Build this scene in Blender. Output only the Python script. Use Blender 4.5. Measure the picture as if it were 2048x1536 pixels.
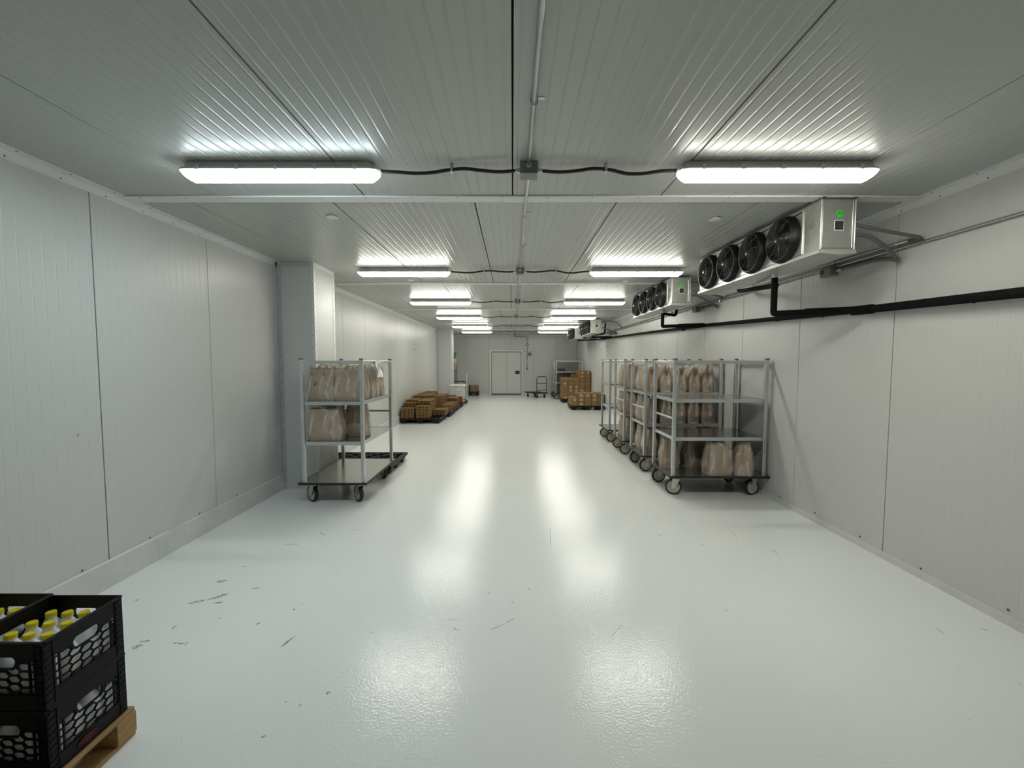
import bpy, bmesh, math, random
from mathutils import Vector, Matrix, noise

for _o in list(bpy.data.objects):
    bpy.data.objects.remove(_o, do_unlink=True)
SC = bpy.context.scene
COL = SC.collection
random.seed(7)
PI = math.pi

# ------------------------------------------------------------------ camera, world, exposure
CAM_H = 1.70
FPX = 828.0
_c = bpy.data.cameras.new('camera')
_c.sensor_fit = 'HORIZONTAL'
_c.sensor_width = 36.0
_c.lens = 36.0 * FPX / 2048.0
_c.clip_start = 0.05
CAMERA = bpy.data.objects.new('camera', _c)
COL.objects.link(CAMERA)
CAMERA.location = (0, 0, CAM_H)
CAMERA.rotation_euler = (PI / 2 - math.atan(46.5 / FPX), 0, math.atan(1.0 / FPX))
SC.camera = CAMERA
W = bpy.data.worlds.new('world')
SC.world = W
W.use_nodes = True
W.node_tree.nodes['Background'].inputs[0].default_value = (0.02, 0.02, 0.02, 1)
W.node_tree.nodes['Background'].inputs[1].default_value = 0.0
SC.cycles.max_bounces = 5
SC.cycles.use_light_tree = False
SC.cycles.diffuse_bounces = 4
SC.cycles.glossy_bounces = 3
SC.cycles.transparent_max_bounces = 8
SC.cycles.caustics_reflective = False
SC.cycles.caustics_refractive = False
SC.view_settings.view_transform = 'Standard'
SC.view_settings.look = 'None'
SC.view_settings.gamma = 1.0
SC.view_settings.use_curve_mapping = False
SC.view_settings.exposure = 0.0
LAMP = 51.5          # radiance of the fluorescent lenses

# ------------------------------------------------------------------ room constants
CE = 2.972                      # ceiling
XL, XL2, XR = -3.05, -3.08, 3.20
YB, YF = -2.3, 20.8             # wall behind the camera, far wall
PW = 1.143                      # insulated panel width
ROWS = [2.76, 5.80, 8.72, 11.72, 14.72, 17.5]
CX0 = 0.105                     # ceiling conduit
JOINTS = [3.32, 6.9, 10.28, 13.88, 16.93]

# ------------------------------------------------------------------ mesh helpers
class MB:
    def __init__(s):
        s.v = []; s.f = []
    def add(s, vs, fs):
        b = len(s.v)
        s.v += [tuple(p) for p in vs]
        s.f += [tuple(i + b for i in f) for f in fs]
        return s
    def box(s, x0, x1, y0, y1, z0, z1, c=0.0):
        x0, x1 = min(x0, x1), max(x0, x1); y0, y1 = min(y0, y1), max(y0, y1); z0, z1 = min(z0, z1), max(z0, z1)
        if c <= 0:
            return s.add([(x0, y0, z0), (x1, y0, z0), (x1, y1, z0), (x0, y1, z0), (x0, y0, z1), (x1, y0, z1), (x1, y1, z1), (x0, y1, z1)],
                         [(0, 3, 2, 1), (4, 5, 6, 7), (0, 1, 5, 4), (1, 2, 6, 5), (2, 3, 7, 6), (3, 0, 4, 7)])
        c = min(c, (x1 - x0) * .45, (y1 - y0) * .45, (z1 - z0) * .45)
        vs = []; idx = {}
        for i, sx in enumerate((-1, 1)):
            for j, sy in enumerate((-1, 1)):
                for k, sz in enumerate((-1, 1)):
                    X = (x0, x1)[i]; Y = (y0, y1)[j]; Z = (z0, z1)[k]
                    idx[i, j, k, 0] = len(vs); vs.append((X, Y - sy * c, Z - sz * c))
                    idx[i, j, k, 1] = len(vs); vs.append((X - sx * c, Y, Z - sz * c))
                    idx[i, j, k, 2] = len(vs); vs.append((X - sx * c, Y - sy * c, Z))
        fs = []
        for i in (0, 1):
            fs.append([idx[i, a, b, 0] for a, b in ((0, 0), (1, 0), (1, 1), (0, 1))])
            fs.append([idx[a, i, b, 1] for a, b in ((0, 0), (1, 0), (1, 1), (0, 1))])
            fs.append([idx[a, b, i, 2] for a, b in ((0, 0), (1, 0), (1, 1), (0, 1))])
        for i in (0, 1):
            for j in (0, 1):
                fs.append([idx[i, j, 0, 0], idx[i, j, 1, 0], idx[i, j, 1, 1], idx[i, j, 0, 1]])
                fs.append([idx[i, 0, j, 0], idx[i, 1, j, 0], idx[i, 1, j, 2], idx[i, 0, j, 2]])
                fs.append([idx[0, i, j, 1], idx[1, i, j, 1], idx[1, i, j, 2], idx[0, i, j, 2]])
                for k in (0, 1):
                    fs.append([idx[i, j, k, 0], idx[i, j, k, 1], idx[i, j, k, 2]])
        return s.add(vs, fs)
    def tube(s, pts, r, n=10, cap=True, flat=1.0):
        pts = [Vector(p) for p in pts]
        m = len(pts)
        rs = r if isinstance(r, (list, tuple)) else [r] * m
        t0 = (pts[1] - pts[0]).normalized()
        up = Vector((0, 0, 1)) if abs(t0.z) < .9 else Vector((1, 0, 0))
        nx = t0.cross(up).normalized()
        vs = []
        for i in range(m):
            t = (pts[min(i + 1, m - 1)] - pts[max(i - 1, 0)]).normalized()
            nx = (nx - t * nx.dot(t)).normalized()
            ny = t.cross(nx)
            for k in range(n):
                a = 2 * PI * k / n
                vs.append(pts[i] + nx * (math.cos(a) * rs[i]) + ny * (math.sin(a) * rs[i] * flat))
        fs = [(i * n + k, i * n + (k + 1) % n, (i + 1) * n + (k + 1) % n, (i + 1) * n + k) for i in range(m - 1) for k in range(n)]
        if cap:
            fs += [tuple(range(n)), tuple(range((m - 1) * n, m * n))]
        return s.add(vs, fs)
    def ring(s, c, axis, R, r, n=32, k=6):
        """torus"""
        c = Vector(c); a = Vector(axis).normalized()
        u = a.orthogonal().normalized(); w = a.cross(u)
        vs = []
        for i in range(n):
            t = 2 * PI * i / n
            d = u * math.cos(t) + w * math.sin(t)
            for j in range(k):
                p = 2 * PI * j / k
                vs.append(c + d * (R + r * math.cos(p)) + a * (r * math.sin(p)))
        fs = [(i * k + j, ((i + 1) % n) * k + j, ((i + 1) % n) * k + (j + 1) % k, i * k + (j + 1) % k) for i in range(n) for j in range(k)]
        return s.add(vs, fs)
    def lathe(s, c, axis, prof, n=24, close=False):
        """prof: (radius, height along axis)"""
        c = Vector(c); a = Vector(axis).normalized()
        u = a.orthogonal().normalized(); w = a.cross(u)
        vs = []; m = len(prof)
        for r, h in prof:
            for i in range(n):
                t = 2 * PI * i / n
                vs.append(c + a * h + (u * math.cos(t) + w * math.sin(t)) * r)
        fs = [(j * n + i, j * n + (i + 1) % n, (j + 1) * n + (i + 1) % n, (j + 1) * n + i) for j in range(m - 1) for i in range(n)]
        if close:
            fs += [((m - 1) * n + i, (m - 1) * n + (i + 1) % n, (i + 1) % n, i) for i in range(n)]
        else:
            if prof[0][0] > 1e-6: fs.append(tuple(range(n)))
            if prof[-1][0] > 1e-6: fs.append(tuple(range((m - 1) * n, m * n)))
        return s.add(vs, fs)
    def prism(s, poly, fn, d0, d1):
        """poly of 2-D points, fn(a, b, d) -> 3-D"""
        n = len(poly)
        vs = [fn(a, b, d0) for a, b in poly] + [fn(a, b, d1) for a, b in poly]
        fs = [tuple(range(n)), tuple(range(n, 2 * n))] + [(i, (i + 1) % n, n + (i + 1) % n, n + i) for i in range(n)]
        return s.add(vs, fs)
    def loft(s, rings, cap=True):
        n = len(rings[0]); m = len(rings)
        vs = [p for r in rings for p in r]
        fs = [(j * n + i, j * n + (i + 1) % n, (j + 1) * n + (i + 1) % n, (j + 1) * n + i) for j in range(m - 1) for i in range(n)]
        if cap:
            fs += [tuple(range(n)), tuple(range((m - 1) * n, m * n))]
        return s.add(vs, fs)
    def xf(s, M):
        s.v = [tuple(M @ Vector(p)) for p in s.v]
        return s
    def mesh(s, name, mat, smooth=35):
        me = bpy.data.meshes.new(name)
        me.from_pydata(s.v, [], s.f)
        bm = bmesh.new(); bm.from_mesh(me)
        bmesh.ops.recalc_face_normals(bm, faces=bm.faces)
        bm.to_mesh(me); bm.free()
        if smooth:
            for p in me.polygons: p.use_smooth = True
            me.set_sharp_from_angle(angle=math.radians(smooth))
        me.materials.append(MAT[mat] if isinstance(mat, str) else mat)
        return me

def crv(pts, n=8):
    """Catmull-Rom through pts"""
    P = [Vector(p) for p in pts]
    P = [P[0] * 2 - P[1]] + P + [P[-1] * 2 - P[-2]]
    out = []
    for i in range(1, len(P) - 2):
        a, b, c, d = P[i - 1:i + 3]
        for k in range(n):
            t = k / n
            out.append(.5 * ((2 * b) + (c - a) * t + (2 * a - 5 * b + 4 * c - d) * t * t + (3 * b - a - 3 * c + d) * t ** 3))
    out.append(P[-2])
    return out
def bend(pts, r=.05, n=5):
    """polyline with rounded corners"""
    P = [Vector(p) for p in pts]; out = [P[0]]
    for i in range(1, len(P) - 1):
        a = (P[i - 1] - P[i]); b = (P[i + 1] - P[i]); q = min(r, a.length * .45, b.length * .45)
        A = P[i] + a.normalized() * q; B = P[i] + b.normalized() * q
        for k in range(n + 1):
            t = k / n
            out.append(A * (1 - t) ** 2 + P[i] * 2 * t * (1 - t) + B * t * t)
    return out + [P[-1]]

def link(name, data, parent=None, M=None):
    o = bpy.data.objects.new(name, data)
    COL.objects.link(o)
    if parent is not None: o.parent = parent
    if M is not None: o.matrix_basis = M
    return o
def ob(name, mb, mat, parent=None, smooth=35, M=None):
    return link(name, mb.mesh(name, mat, smooth), parent, M)
def tag(o, label, cat, group=None):
    o['label'] = label; o['category'] = cat
    if group: o['group'] = group
    return o
def thing(name, label, cat, loc=(0, 0, 0), rz=0.0, group=None):
    o = link(name, None); o.empty_display_size = .1
    o.location = loc; o.rotation_euler = (0, 0, rz)
    return tag(o, label, cat, group)
def struct(o, label=None):
    o['kind'] = 'structure'
    if label: o['label'] = label
    return o
def kids(o): return [c for c in COL.objects if c.parent == o]
CHILD = {}
def freeze(root):
    """remember the tree of a prototype, so that copying needs no scan"""
    CHILD[root.name] = [(c, [g for g in kids(c)]) for c in kids(root)]
    return root
def dup(root, loc, rz, label, group=None, cat=None):
    r = root.copy(); COL.objects.link(r); r.location = loc; r.rotation_euler = (0, 0, rz); r['label'] = label
    if group: r['group'] = group
    for c, gs in CHILD[root.name]:
        d = c.copy(); COL.objects.link(d); d.parent = r
        for g in gs:
            e = g.copy(); COL.objects.link(e); e.parent = d
    return r
T = Matrix.Translation
def RZ(a): return Matrix.Rotation(a, 4, 'Z')
ORD = ['first', 'second', 'third', 'fourth', 'fifth', 'sixth', 'seventh', 'eighth', 'ninth', 'tenth']

# ------------------------------------------------------------------ materials
MAT = {}
def nodes(name):
    m = bpy.data.materials.new(name); m.use_nodes = True; MAT[name] = m
    nt = m.node_tree
    return m, nt, nt.nodes['Principled BSDF']
def N(nt, t, **kw):
    n = nt.nodes.new(t)
    for k, v in kw.items():
        if k in n.inputs.keys(): n.inputs[k].default_value = v
        else: setattr(n, k, v)
    return n
def mat(name, col, rough=.5, metal=0.0, spec=.5, var=0.0, vscale=6.0, bump=0.0, bscale=120.0, bdist=.002, rvar=0.0, stretch=None, col2=None):
    m, nt, b = nodes(name)
    b.inputs['Base Color'].default_value = (*col, 1)
    b.inputs['Roughness'].default_value = rough
    b.inputs['Metallic'].default_value = metal
    b.inputs['Specular IOR Level'].default_value = spec
    tc = N(nt, 'ShaderNodeTexCoord'); src = tc.outputs['Object']
    if stretch:
        mp = N(nt, 'ShaderNodeMapping'); mp.inputs['Scale'].default_value = stretch
        nt.links.new(src, mp.inputs[0]); src = mp.outputs[0]
    if var > 0 or col2:
        nz = N(nt, 'ShaderNodeTexNoise', Scale=vscale, Detail=3.0, Roughness=.6); nt.links.new(src, nz.inputs['Vector'])
        rp = N(nt, 'ShaderNodeValToRGB')
        rp.color_ramp.elements[0].position = .3; rp.color_ramp.elements[1].position = .72
        c2 = col2 or tuple(min(1, c * (1 + var)) for c in col)
        c1 = col if col2 else tuple(c * (1 - var) for c in col)
        rp.color_ramp.elements[0].color = (*c1, 1); rp.color_ramp.elements[1].color = (*c2, 1)
        nt.links.new(nz.outputs[0], rp.inputs[0]); nt.links.new(rp.outputs[0], b.inputs['Base Color'])
        if rvar > 0:
            mr = N(nt, 'ShaderNodeMapRange'); mr.inputs[3].default_value = max(0.02, rough - rvar); mr.inputs[4].default_value = min(1, rough + rvar)
            nt.links.new(nz.outputs[0], mr.inputs[0]); nt.links.new(mr.outputs[0], b.inputs['Roughness'])
    if bump > 0:
        n2 = N(nt, 'ShaderNodeTexNoise', Scale=bscale, Detail=3.0); nt.links.new(src, n2.inputs['Vector'])
        bp = N(nt, 'ShaderNodeBump', Strength=bump, Distance=bdist); nt.links.new(n2.outputs[0], bp.inputs['Height'])
        nt.links.new(bp.outputs[0], b.inputs['Normal'])
    return m

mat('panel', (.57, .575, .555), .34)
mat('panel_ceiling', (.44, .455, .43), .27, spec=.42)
mat('column_sheet', (.60, .615, .61), .45)
mat('backing', (.012, .012, .012), .9, spec=.1)
mat('trim', (.72, .725, .72), .35, var=.02, vscale=3)
mat('trim_galv', (.55, .58, .60), .42, metal=.35, var=.06, vscale=8)
mat('screw', (.10, .10, .10), .5, metal=.5)
mat('base_strip', (.60, .605, .60), .35, var=.05, vscale=5)
mat('housing', (.62, .62, .58), .5, var=.03)
mat('clip_plastic', (.55, .56, .55), .4)
mat('zinc', (.62, .63, .63), .35, metal=.9, var=.05, vscale=20)
mat('box_gray', (.25, .26, .25), .55, metal=.3, var=.06, vscale=15)
mat('cable', (.018, .018, .018), .45, var=.2, vscale=30)
mat('conduit', (.40, .41, .41), .32, metal=.85, var=.06, vscale=10)
mat('flex_gray', (.13, .13, .125), .5, var=.1, vscale=20)
mat('insulation', (.005, .005, .005), .8, spec=.15, var=.3, vscale=12, bump=.25, bscale=60, bdist=.003)
mat('galv', (.60, .60, .56), .36, metal=.85, var=.06, vscale=14, rvar=.06)
mat('galv_pan', (.60, .60, .58), .42, metal=.75, var=.05, vscale=9)
mat('fan_black', (.006, .006, .006), .45, spec=.3)
mat('fan_blade', (.006, .006, .006), .45, spec=.3)
mat('fan_wire', (.13, .13, .12), .34, metal=.9)
mat('green_label', (.045, .62, .04), .5)
mat('label_black', (.012, .012, .015), .4)
mat('label_white', (.72, .70, .68), .5)
mat('label_gray', (.10, .10, .11), .5)
mat('aluminium', (.60, .62, .63), .36, metal=.8, var=.06, vscale=5, rvar=.06)
mat('sheet', (.46, .45, .42), .22, metal=.9, var=.14, vscale=5, rvar=.09, stretch=(1, 4, 1))
mat('dull_sheet', (.16, .16, .15), .5, metal=.3, var=.08, vscale=4)
mat('rubber', (.012, .012, .012), .55, var=.15, vscale=15)
mat('hub', (.52, .50, .38), .55, var=.06, vscale=20)
mat('cap_dark', (.10, .10, .10), .5)
mat('paper_bag', (.40, .29, .19), .8, var=.10, vscale=9, bump=.35, bscale=22, bdist=.01)
mat('handle_paper', (.30, .20, .12), .8)
mat('marker', (.01, .01, .012), .5)
mat('note', (.80, .80, .80), .7)
mat('note_print', (.42, .43, .45), .8)
mat('carton', (.215, .128, .053), .75, var=.07, vscale=6)
mat('carton_tape', (.26, .165, .075), .5, var=.04)
mat('carton_label', (.43, .34, .225), .6, var=.08, vscale=25)
mat('pulp', (.195, .117, .050), .9, spec=.2, var=.14, vscale=14, bump=.3, bscale=80)
mat('black_plastic', (.007, .007, .007), .5, spec=.3, var=.15, vscale=18)
mat('black_worn', (.06, .06, .06), .5, var=.5, vscale=18)
mat('crate', (.004, .004, .0045), .5, spec=.22, var=.2, vscale=12)
mat('crate_logo', (.07, .012, .007), .6, spec=.2, var=.5, vscale=60)
mat('wood', (.30, .175, .068), .75, vscale=4, col2=(.46, .285, .12), bump=.2, bscale=30, stretch=(9, 1, 9))
mat('bottle', (.86, .88, .88), .33, var=.03)
mat('yellow_cap', (.80, .64, .012), .42)
mat('gasket', (.012, .012, .012), .6)
mat('door_skin', (.62, .625, .60), .4, var=.02, vscale=1.2)
mat('red', (.16, .012, .012), .4)
mat('white_plastic', (.70, .70, .67), .4, var=.03)
mat('tote', (.60, .585, .55), .45, var=.08, vscale=3)
mat('chrome', (.75, .75, .74), .15, metal=1.0)
mat('green_cloth', (.015, .26, .06), .6, var=.1)
mat('brown_board', (.075, .038, .028), .6)
mat('blue_crate', (.03, .055, .075), .5)
mat('dark_item', (.04, .028, .024), .6, var=.3, vscale=30)

# fluorescent lenses: the LED strip faces down, so the flanks give off much less than the underside
for nm, c, q in (('lens_cool', (.82, .95, 1.0), 1.0), ('lens_cool_flank', (.82, .95, 1.0), .22), ('lens_warm', (1.0, .985, .885), 1.0), ('lens_warm_flank', (1.0, .985, .885), .22)):
    m = bpy.data.materials.new(nm); m.use_nodes = True; MAT[nm] = m
    if q < 1: m.cycles.emission_sampling = 'NONE'
    nt = m.node_tree; nt.nodes.clear()
    e = N(nt, 'ShaderNodeEmission'); e.inputs[0].default_value = (*c, 1); e.inputs[1].default_value = LAMP * q
    o = N(nt, 'ShaderNodeOutputMaterial'); nt.links.new(e.outputs[0], o.inputs[0])

# clear polythene over the paper bags
m, nt, b = nodes('polythene')
out = nt.nodes['Material Output']
tr = N(nt, 'ShaderNodeBsdfTransparent'); tr.inputs[0].default_value = (.96, .96, .96, 1)
b.inputs['Base Color'].default_value = (.74, .71, .66, 1); b.inputs['Roughness'].default_value = .22
tc = N(nt, 'ShaderNodeTexCoord'); nz = N(nt, 'ShaderNodeTexNoise', Scale=13.0, Detail=4.0, Distortion=.9)
mp = N(nt, 'ShaderNodeMapping'); mp.inputs['Scale'].default_value = (1, 1, .32); nt.links.new(tc.outputs['Object'], mp.inputs[0]); nt.links.new(mp.outputs[0], nz.inputs['Vector'])
bp = N(nt, 'ShaderNodeBump', Strength=.6, Distance=.015); nt.links.new(nz.outputs[0], bp.inputs['Height']); nt.links.new(bp.outputs[0], b.inputs['Normal'])
mr = N(nt, 'ShaderNodeMapRange'); mr.inputs[1].default_value = .48; mr.inputs[2].default_value = .70; mr.inputs[3].default_value = .13; mr.inputs[4].default_value = .62  # noise-driven opacity paints whitish highlight streaks into the film
nt.links.new(nz.outputs[0], mr.inputs[0])
mx = N(nt, 'ShaderNodeMixShader'); nt.links.new(mr.outputs[0], mx.inputs[0]); nt.links.new(tr.outputs[0], mx.inputs[1]); nt.links.new(b.outputs[0], mx.inputs[2])
nt.links.new(mx.outputs[0], out.inputs[0])

# white epoxy floor: gloss coat with orange-peel stipple, faint dirt specks
m, nt, b = nodes('epoxy')
tc = N(nt, 'ShaderNodeTexCoord')
n1 = N(nt, 'ShaderNodeTexNoise', Scale=.8, Detail=2.0); nt.links.new(tc.outputs['Object'], n1.inputs['Vector'])
rp = N(nt, 'ShaderNodeValToRGB'); rp.color_ramp.elements[0].position = .3; rp.color_ramp.elements[1].position = .7
rp.color_ramp.elements[0].color = (.855, .88, .865, 1); rp.color_ramp.elements[1].color = (.885, .905, .89, 1)
nt.links.new(n1.outputs[0], rp.inputs[0])
n3 = N(nt, 'ShaderNodeTexNoise', Scale=14.0, Detail=3.0); nt.links.new(tc.outputs['Object'], n3.inputs['Vector'])
n4 = N(nt, 'ShaderNodeTexNoise', Scale=.9, Detail=2.0); nt.links.new(tc.outputs['Object'], n4.inputs['Vector'])
r3 = N(nt, 'ShaderNodeMapRange'); r3.inputs[1].default_value = .70; r3.inputs[2].default_value = .78; r3.inputs[3].default_value = 0; r3.inputs[4].default_value = .32
nt.links.new(n3.outputs[0], r3.inputs[0])
r4 = N(nt, 'ShaderNodeMapRange'); r4.inputs[1].default_value = .48; r4.inputs[2].default_value = .62
nt.links.new(n4.outputs[0], r4.inputs[0])
mm = N(nt, 'ShaderNodeMath', operation='MULTIPLY'); nt.links.new(r3.outputs[0], mm.inputs[0]); nt.links.new(r4.outputs[0], mm.inputs[1])
mix = N(nt, 'ShaderNodeMixRGB'); mix.inputs[2].default_value = (.34, .32, .28, 1)
nt.links.new(mm.outputs[0], mix.inputs[0]); nt.links.new(rp.outputs[0], mix.inputs[1]); nt.links.new(mix.outputs[0], b.inputs['Base Color'])
n2 = N(nt, 'ShaderNodeTexNoise', Scale=75.0, Detail=1.5); nt.links.new(tc.outputs['Object'], n2.inputs['Vector'])
bp = N(nt, 'ShaderNodeBump', Strength=.5, Distance=.0022); nt.links.new(n2.outputs[0], bp.inputs['Height']); nt.links.new(bp.outputs[0], b.inputs['Normal'])
b.inputs['Roughness'].default_value = .155; b.inputs['Specular IOR Level'].default_value = .5
# dirt on the floor
m, nt, b = nodes('scuff')
out = nt.nodes['Material Output']
b.inputs['Base Color'].default_value = (.26, .235, .19, 1); b.inputs['Roughness'].default_value = .5
tc = N(nt, 'ShaderNodeTexCoord'); nz = N(nt, 'ShaderNodeTexNoise', Scale=70.0, Detail=6.0); nt.links.new(tc.outputs['Object'], nz.inputs['Vector'])
mr = N(nt, 'ShaderNodeMapRange'); mr.inputs[1].default_value = .36; mr.inputs[2].default_value = .68; mr.inputs[3].default_value = 0.02; mr.inputs[4].default_value = .42
nt.links.new(nz.outputs[0], mr.inputs[0])
tr = N(nt, 'ShaderNodeBsdfTransparent'); mx = N(nt, 'ShaderNodeMixShader')
nt.links.new(mr.outputs[0], mx.inputs[0]); nt.links.new(tr.outputs[0], mx.inputs[1]); nt.links.new(b.outputs[0], mx.inputs[2]); nt.links.new(mx.outputs[0], out.inputs[0])

# ------------------------------------------------------------------ room shell
_pm = {}
def rib_mesh(w, L, matn, ribs=16, gap=None, th=.012):
    key = (round(w, 3), round(L, 3), matn, ribs)
    if key in _pm: return _pm[key]
    gap = gap or (.0090 if 'ceiling' in matn else .0068)
    u0, u1 = gap / 2, w - gap / 2
    rw, rd = (.0100, .0019) if 'ceiling' in matn else (.0050, .0007)
    prof = [(u0, 0), (u0, th - .002), (u0 + .002, th)]
    if ribs:
        n = max(1, round(w / (PW / ribs)))
        for i in range(n):
            c = w * (i + .5) / n
            prof += [(c - rw, th), (c - .0012, th - rd), (c + .0012, th - rd), (c + rw, th)]
    prof += [(u1 - .002, th), (u1, th - .002), (u1, 0)]
    mb = MB()
    n = len(prof)
    mb.add([(u, gap / 2, z) for u, z in prof] + [(u, L - gap / 2, z) for u, z in prof],
           [(i, i + 1, n + i + 1, n + i) for i in range(n - 1)] + [tuple(range(n)), tuple(range(n, 2 * n))])
    _pm[key] = mb.mesh('panel', matn, 0)
    return _pm[key]
def basis(u, v, n, o):
    M = Matrix.Identity(4)
    for i, a in enumerate((u, v, n)):
        for k in range(3): M[k][i] = a[k]
    for k in range(3): M[k][3] = o[k]
    return M
def on_left(x, y, z): return basis((0, 1, 0), (0, 0, 1), (1, 0, 0), (x, y, z))
def on_right(x, y, z): return basis((0, -1, 0), (0, 0, 1), (-1, 0, 0), (x, y, z))
def on_far(x, y, z): return basis((1, 0, 0), (0, 0, 1), (0, -1, 0), (x, y, z))
def on_ceil(x, y, z): return basis((-1, 0, 0), (0, 1, 0), (0, 0, -1), (x, y, z))
def cuts(a, b, s0, step=PW):
    k = math.ceil((a - s0) / step + 1e-6); r = [a]
    while s0 + k * step < b - 1e-6:
        if s0 + k * step - r[-1] > .02: r.append(s0 + k * step)
        k += 1
    return r + [b]
TH = .012
# floor
fl = struct(ob('floor', MB().box(XL2 - .3, XR + .3, YB - .3, YF + .3, -.12, 0), 'epoxy', smooth=0), 'glossy white epoxy floor with scuff marks')
# left wall, nearer part and the part beyond the boxed-in column
wl = struct(ob('wall_left', MB().box(XL - .2, XL - TH, YB, 5.6, 0, CE + .1), 'backing', smooth=0), 'white ribbed insulated panels of the left wall')
c = cuts(YB, 5.42, 3.05)
for a, b_ in zip(c, c[1:]): link('wall_panel', rib_mesh(b_ - a, CE, 'panel'), wl, on_left(XL - TH, a, 0))
wl2 = struct(ob('wall_left_recess', MB().box(XL2 - .2, XL2 - TH, 5.6, YF + .1, 0, CE + .1), 'backing', smooth=0), 'white ribbed panels of the left wall beyond the column')
c = cuts(5.9, YF, 7.55)
for a, b_ in zip(c, c[1:]): link('wall_panel', rib_mesh(b_ - a, CE, 'panel'), wl2, on_left(XL2 - TH, a, 0))
wr = struct(ob('wall_right', MB().box(XR + TH, XR + .2, YB, YF + .1, 0, CE + .1), 'backing', smooth=0), 'white ribbed insulated panels of the right wall')
c = cuts(YB, YF, 3.50)
for a, b_ in zip(c, c[1:]): link('wall_panel', rib_mesh(b_ - a, CE, 'panel'), wr, on_right(XR + TH, b_, 0))
wf = struct(ob('wall_far', MB().box(XL2 - .2, XR + .2, YF + TH, YF + .2, 0, CE + .1), 'backing', smooth=0), 'white ribbed panels of the far end wall')
DX0, DX1, DZ = -1.06, .44, 2.15
c = cuts(XL2, XR, -2.36)
for a, b_ in zip(c, c[1:]):
    if a > DX0 - .2 - PW and b_ < DX1 + .2 + PW and b_ > DX0 and a < DX1:
        # panels over the door are cut short, their outer strips run to the floor
        link('wall_panel', rib_mesh(b_ - a, CE - DZ, 'panel'), wf, on_far(a, YF + TH, DZ))
        if a < DX0: link('wall_panel', rib_mesh(DX0 - a, DZ, 'panel'), wf, on_far(a, YF + TH, 0))
        if b_ > DX1: link('wall_panel', rib_mesh(b_ - DX1, DZ, 'panel'), wf, on_far(DX1, YF + TH, 0))
    else:
        link('wall_panel', rib_mesh(b_ - a, CE, 'panel'), wf, on_far(a, YF + TH, 0))
wb = struct(ob('wall_back', MB().box(XL - .2, XR + .2, YB - .2, YB, 0, CE + .1), 'panel', smooth=0), 'plain white wall behind the viewer')
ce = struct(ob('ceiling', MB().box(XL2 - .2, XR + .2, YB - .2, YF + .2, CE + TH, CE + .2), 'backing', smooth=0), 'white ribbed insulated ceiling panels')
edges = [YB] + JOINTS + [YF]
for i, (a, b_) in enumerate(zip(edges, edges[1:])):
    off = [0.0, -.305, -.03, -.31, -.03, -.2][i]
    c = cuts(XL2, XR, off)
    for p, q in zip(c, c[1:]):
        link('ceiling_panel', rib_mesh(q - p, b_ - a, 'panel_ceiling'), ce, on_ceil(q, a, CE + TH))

# columns boxed in against the left wall
def screws(name, pts, nrm, parent, r=.0055):
    mb = MB()
    for p in pts:
        mb.lathe(p, nrm, [(r, -.001), (r, .002), (r * .5, .0035)], 6)
    o = ob(name, mb, 'screw', parent, 0); o['kind'] = 'stuff'
    return o
def column(name, x0, x1, y0, y1, label):
    root = struct(ob(name, MB().box(x0 - .02, x1 - TH, y0 + TH, y1, 0, CE), 'backing', smooth=0), label)
    link('front_sheet', rib_mesh(x1 - x0, CE, 'column_sheet', ribs=0), root, on_far(x0, y0 + TH, 0))
    link('side_panel', rib_mesh(y1 - y0, CE, 'panel'), root, on_left(x1 - TH, y0, 0))
    ob('back_sheet', MB().box(x0 - .02, x1, y1, y1 + .01, 0, CE), 'panel', root, 0)
    t = .004
    # corner angles
    ob('corner_trim', MB().box(x0, x0 + .055, y0 - t, y0, 0, CE).box(x0, x0 + t, y0 - .035, y0, 0, CE), 'trim_galv', root, 0)
    ob('corner_trim', MB().box(x1 - .03, x1 + t, y0 - t, y0, 0, CE).box(x1, x1 + t, y0, y0 + .045, 0, CE), 'trim', root, 0)
    ob('corner_trim', MB().box(x1, x1 + t, y1 - .045, y1 + .01, 0, CE), 'trim', root, 0)
    ob('head_trim', MB().box(x0 + .055, x1 - .03, y0 - t, y0, CE - .055, CE), 'trim_galv', root, 0)
    ob('head_trim', MB().box(x1, x1 + t, y0 + .045, y1 - .045, CE - .055, CE), 'trim', root, 0)
    ob('base_trim', MB().box(x0 + .055, x1 - .03, y0 - t, y0, 0, .10), 'base_strip', root, 0)
    pts = []
    z = .1
    while z < CE - .1:
        pts += [(x0 + .018, y0 - t, z), (x0 + .044, y0 - t, z + .004), (x1 - .018, y0 - t, z - .05)]
        z += .165
    screws('screw_heads', pts, (0, -1, 0), root)
    screws('screw_heads', [(x1 + t, y0 + .03, .1 + .165 * k) for k in range(18)] + [(x1 + t, y1 - .025, .1 + .165 * k) for k in range(18)], (1, 0, 0), root)
    return root
column('wall_column_near', XL, -2.575, 5.42, 6.03, 'boxed-in column projecting from the left wall behind the left cart')
column('wall_column_far', XL2, -2.50, 16.98, 17.6, 'boxed-in column projecting near the far left corner')

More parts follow.
